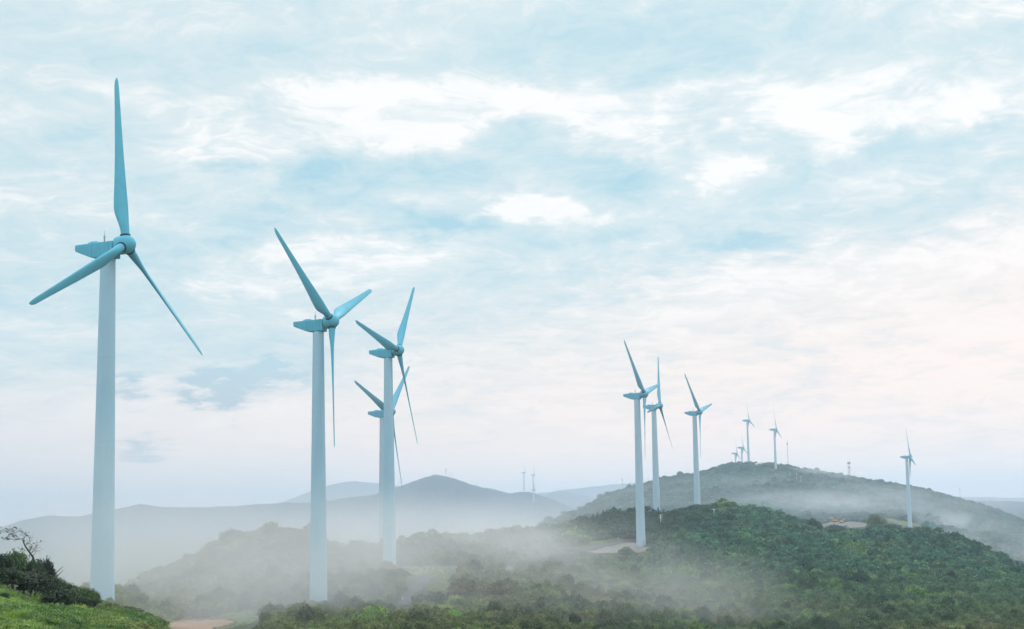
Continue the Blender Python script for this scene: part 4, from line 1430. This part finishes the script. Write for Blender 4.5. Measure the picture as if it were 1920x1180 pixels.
def lattice_mast(px, ytop, D, wtop, wbot, label, bands, whip=0.0, platform=True):
    p = ground_at(px, D)
    zt = ray(px, ytop)[2] * D
    h = zt - p.z
    t = empty('lattice_mast', tuple(p))
    tag(t, label, 'mast')
    b = MB()
    n = max(4, bands * 2)
    for i in range(n):
        z0, z1 = h * i / n, h * (i + 1) / n
        w0 = wbot + (wtop - wbot) * i / n; w1 = wbot + (wtop - wbot) * (i + 1) / n
        mi = (i // 2) % 2
        q0 = [Vector((sx * w0 / 2, sy * w0 / 2, z0)) for sx, sy in ((-1, -1), (1, -1), (1, 1), (-1, 1))]
        q1 = [Vector((sx * w1 / 2, sy * w1 / 2, z1)) for sx, sy in ((-1, -1), (1, -1), (1, 1), (-1, 1))]
        for j in range(4):
            k = (j + 1) % 4
            b.tube([q0[j] - Vector((0, 0, 1.5 if i == 0 else 0)), q1[j]], .13, 5, mi)
            b.tube([q0[j], q1[k]], .08, 4, mi); b.tube([q0[k], q1[j]], .08, 4, mi); b.tube([q1[j], q1[k]], .08, 4, mi)
    obj('frame', b.mesh('frame', [M['white'], M['red']]), t)
    if platform:
        b = MB(); b.box((0, 0, h * .93), (wtop * 1.7, wtop * 1.7, h * .10)); b.box((0, 0, h * .70), (wtop * 1.5, wtop * 1.5, h * .05))
        obj('platform', b.mesh('platform', [M['steel']]), t)
    if whip:
        b = MB(); b.tube([(0, 0, h), (0, 0, h + whip)], [.12, .05], 5)
        obj('antenna', b.mesh('antenna', [M['steel']]), t)


def pole_mast(px, ytop, D, r, label, red=False, guys=True):
    p = ground_at(px, D)
    h = ray(px, ytop)[2] * D - p.z
    t = empty('slender_mast', tuple(p))
    tag(t, label, 'mast')
    b = MB(); k = 8
    for i in range(k):
        b.tube([(0, 0, h * i / k - (1.5 if i == 0 else 0)), (0, 0, h * (i + 1) / k)], [r * (1 - .4 * i / k), r * (1 - .4 * (i + 1) / k)], 6, (i % 2) if red else 0)
    obj('pole', b.mesh('pole', [M['steel'], M['red']]), t)
    b = MB(); b.box((0, 0, h * .86), (r * 5, r * 5, h * .05)); b.box((0, 0, h * .12), (r * 4, r * 4, h * .04))
    obj('antenna', b.mesh('antenna', [M['steel']]), t)


lattice_mast(1596.5, 866, 2245, 2.2, 3.6, 'red and white lattice mast on the right shoulder of the far hill', 3, 6)
lattice_mast(837, 879.5, 4990, 2.6, 5.0, 'lattice mast on the summit of the peaked blue mountain', 3, 7)
lattice_mast(844.5, 889.0, 4990, 1.4, 2.2, 'small mast just right of the lattice mast on the blue peak', 2, 2, False)
lattice_mast(849.5, 888.5, 4990, 1.4, 2.2, 'smallest mast, furthest right on the blue peak', 2, 2, False)
pole_mast(1482, 825, 2270, .35, 'slender guyed mast right of the summit turbines on the far hill', True)
pole_mast(1169, 896, 2200, .25, 'thin mast on the left shoulder of the far hill behind the towers')
pole_mast(1803, 913, 2230, .30, 'thin mast where the far hill drops to the right')


def utility_pole(px, ytop, D, label, arms=2, white=False):
    p = ground_at(px, D)
    h = max(5.0, ray(px, ytop)[2] * D - p.z)
    t = empty('utility_pole', tuple(p), random.Random(px).uniform(-.4, .4))
    tag(t, label, 'utility pole')
    m = M['white'] if white else M['wood']
    b = MB(); b.tube([(0, 0, -.8), (0, 0, h)], [.17, .11], 8)
    obj('pole', b.mesh('pole', [m], True), t)
    for i in range(arms):
        z = h - .35 - i * .9
        b = MB(); b.box((0, .12, z), (1.9 - .2 * i, .12, .12))
        arm = obj('crossarm', b.mesh('crossarm', [m]), t)
        b = MB()
        for x in (-.8, -.3, .3, .8):
            b.tube([(x, .12, z + .06), (x, .12, z + .26)], [.07, .05], 6)
        obj('insulator', b.mesh('insulator', [M['white']]), arm)
    if arms > 1:
        b = MB(); b.tube([(.28, 0, h - 2.4), (.28, 0, h - 1.7)], .2, 10); b.box((.14, 0, h - 2.05), (.2, .12, .12))
        obj('transformer', b.mesh('transformer', [M['steel']]), t)


utility_pole(1239, 965, 688, 'pale utility pole with crossarms among the trees right of the gravel pad', 2, True)
utility_pole(1561, 973, 1255, 'utility pole standing in front of the orange diggers', 1)
utility_pole(1485, 884, 1990, 'left utility pole of three on the misty slope of the far hill', 1, True)
utility_pole(1497, 887, 1960, 'middle utility pole of three on the misty slope of the far hill', 2, True)
utility_pole(1505, 893, 1930, 'right utility pole of three on the misty slope of the far hill', 1, True)
utility_pole(1339.5, 968, 700, 'small utility pole half sunk in the dark wood of the right slope', 1, True)


def road_post(px, py, h, label, D=None):
    p = ground_hit(px, py)
    t = empty('road_post', tuple(p))
    tag(t, label, 'road post', 'white posts beside the road')
    b = MB(); b.tube([(0, 0, -.3), (0, 0, h)], [.17, .16], 10)
    obj('post', b.mesh('post', [M['white']]), t)
    b = MB(); b.tube([(0, 0, h * .78), (0, 0, h * .90)], .185, 10); b.box((0, 0, h + .03), (.26, .26, .06))
    obj('reflector', b.mesh('reflector', [M['orange'], M['white']]), t)


road_post(755, 1129, 1.0, 'white post on the road in the hollow, left of the dark bush')
road_post(769, 1128, .6, 'lower white post half hidden at the left edge of the dark bush')
road_post(1159.5, 1013, 1.1, 'white post at the far end of the road by the gravel pad')
road_post(1164, 1015, .7, 'short white post right of the one at the far end of the road')


def hut():
    p = ground_at(1423, 2150)
    r = ray(1423, 880)
    t = empty('hut', (r[0] * 2150, 2150, p.z + 1.5), .3)
    tag(t, 'small building with a white arched roof among the trees of the far hill', 'building')
    b = MB(); b.box((0, 0, 1.5), (8, 5, 6))
    w = obj('wall', b.mesh('wall', [M['wall']]), t)
    b = MB(); b.box((-1.5, -2.53, 3.0), (1.2, .06, 1.0)); b.box((1.5, -2.53, 3.0), (1.2, .06, 1.0))
    obj('window', b.mesh('window', [M['glass']]), w)
    b = MB()
    pts = [(math.cos(a) * 4.6, math.sin(a) * 2.0 + 4.5) for a in np.linspace(math.pi, 0, 11)]
    V = [(x, y, z) for y in (-3.0, 3.0) for x, z in pts]
    n = len(pts)
    b.add(V, [(i, i + 1, i + 1 + n, i + n) for i in range(n - 1)] + [tuple(range(n - 1, -1, -1)), tuple(range(n, 2 * n))])
    obj('roof', b.mesh('roof', [M['roof']]), t)


hut()


# ------------------------------------------------------------------ haze and mist
def build_haze(density=1.5e-4, col=(.655, .77, .89)):
    b = MB()
    zt = 168.0
    lo = min(v.co.z for v in bpy.data.objects['ground'].data.vertices) - 1.0
    b.box((0, 7000, (zt + lo) / 2), (20000, 15600, zt - lo))
    m = bpy.data.materials.new('haze_air')
    m.use_nodes = True
    g = NT(m.node_tree)
    o = g.n('ShaderNodeOutputMaterial')
    pv = g.n('ShaderNodeVolumePrincipled')
    pv.inputs['Color'].default_value = (*col, 1)
    pv.inputs['Density'].default_value = density
    pv.inputs['Anisotropy'].default_value = 0.55
    g.t.links.new(pv.outputs[0], o.inputs['Volume'])
    tag(obj('haze', b.mesh('haze', [m])), kind='stuff')


build_haze()


def mist_bank(px, py, D, rx, ry, rz, density, seed, ns=2.2, lo=.36, hi=.66, col=(.83, .85, .90), rot=0.0):
    c = ray(px, py) * D
    bm = bmesh.new()
    bmesh.ops.create_icosphere(bm, subdivisions=3, radius=1.0)
    me = bpy.data.meshes.new('mist_bank')
    bm.to_mesh(me); bm.free()
    m = bpy.data.materials.new('mist_air')
    m.use_nodes = True
    g = NT(m.node_tree)
    o = g.n('ShaderNodeOutputMaterial')
    pv = g.n('ShaderNodeVolumePrincipled')
    pv.inputs['Color'].default_value = (*col, 1)
    pv.inputs['Anisotropy'].default_value = 0.45
    p = g.n('ShaderNodeTexCoord').outputs['Object']
    r2 = g.v('DOT_PRODUCT', p, p, out=1)
    fall = g.m('POWER', g.m('SUBTRACT', 1.0, r2, clamp=True), 1.6)
    q = g.v('ADD', g.v('MULTIPLY', p, (1.0, max(.6, ry / rx), max(.35, rz / rx * 1.6))), (seed * 3.1, seed * 1.7, 0))
    n = g.noise(q, ns, 3, .55, .4)
    g.put(pv.inputs['Density'], g.m('MULTIPLY', g.m('MULTIPLY', fall, g.smooth(n, lo, hi)), density))
    g.t.links.new(pv.outputs[0], o.inputs['Volume'])
    me.materials.append(m)
    ob = obj('mist', me, None, tuple(c))
    ob.scale = (rx, ry, rz); ob.rotation_euler = (0, 0, rot)
    tag(ob, kind='stuff')


NEAR = (.86, .855, .85)
MIST = [
    # x, y, depth, rx, ry, rz, density, seed, noise scale, low, high, colour
    (260, 1066, 300, 95, 120, 20, .0048, 1, 2.4, .28, .66, NEAR),
    (520, 1058, 405, 90, 95, 25, .0046, 2, 2.6, .20, .62, NEAR),
    (830, 1036, 460, 90, 100, 21, .0050, 3, 2.8, .24, .64, NEAR),
    (965, 1028, 480, 34, 60, 14, .0145, 4, 2.0, .28, .62, NEAR),
    (1120, 1105, 390, 62, 70, 15, .0095, 5, 2.8, .34, .66, NEAR),
    (400, 1120, 285, 60, 45, 11, .0060, 16, 2.6, .36, .68, NEAR),
    (1210, 1160, 335, 55, 60, 13, .0090, 17, 2.8, .38, .70, NEAR),
    (190, 1075, 215, 34, 30, 26, .0150, 18, 2.0, .20, .62, NEAR),
    (600, 1075, 300, 30, 30, 24, .0095, 19, 2.0, .22, .62, NEAR),
    (735, 1020, 400, 34, 34, 20, .0090, 20, 2.0, .22, .62, NEAR),
    (700, 1140, 300, 90, 40, 9, .0060, 14, 3.0, .34, .68, NEAR),
    (150, 1030, 1500, 420, 700, 58, .00045, 6, 2.2, .2, .6),
    (880, 1000, 2300, 330, 900, 66, .00050, 8, 2.6, .15, .62),
    (1535, 893, 2120, 75, 110, 18, .012, 9),
    (1400, 925, 1950, 230, 160, 30, .0060, 10, 3.2, .34, .68),
    (1320, 965, 1450, 330, 280, 36, .0016, 15, 3.0, .25, .65),
    (1795, 985, 1420, 60, 80, 16, .012, 11),
    (1620, 950, 1520, 200, 180, 26, .0048, 12, 3.2, .34, .68),
    (1880, 1040, 1050, 120, 140, 30, .0055, 13, 3.0, .32, .66),
]
for a in MIST:
    mist_bank(*a)
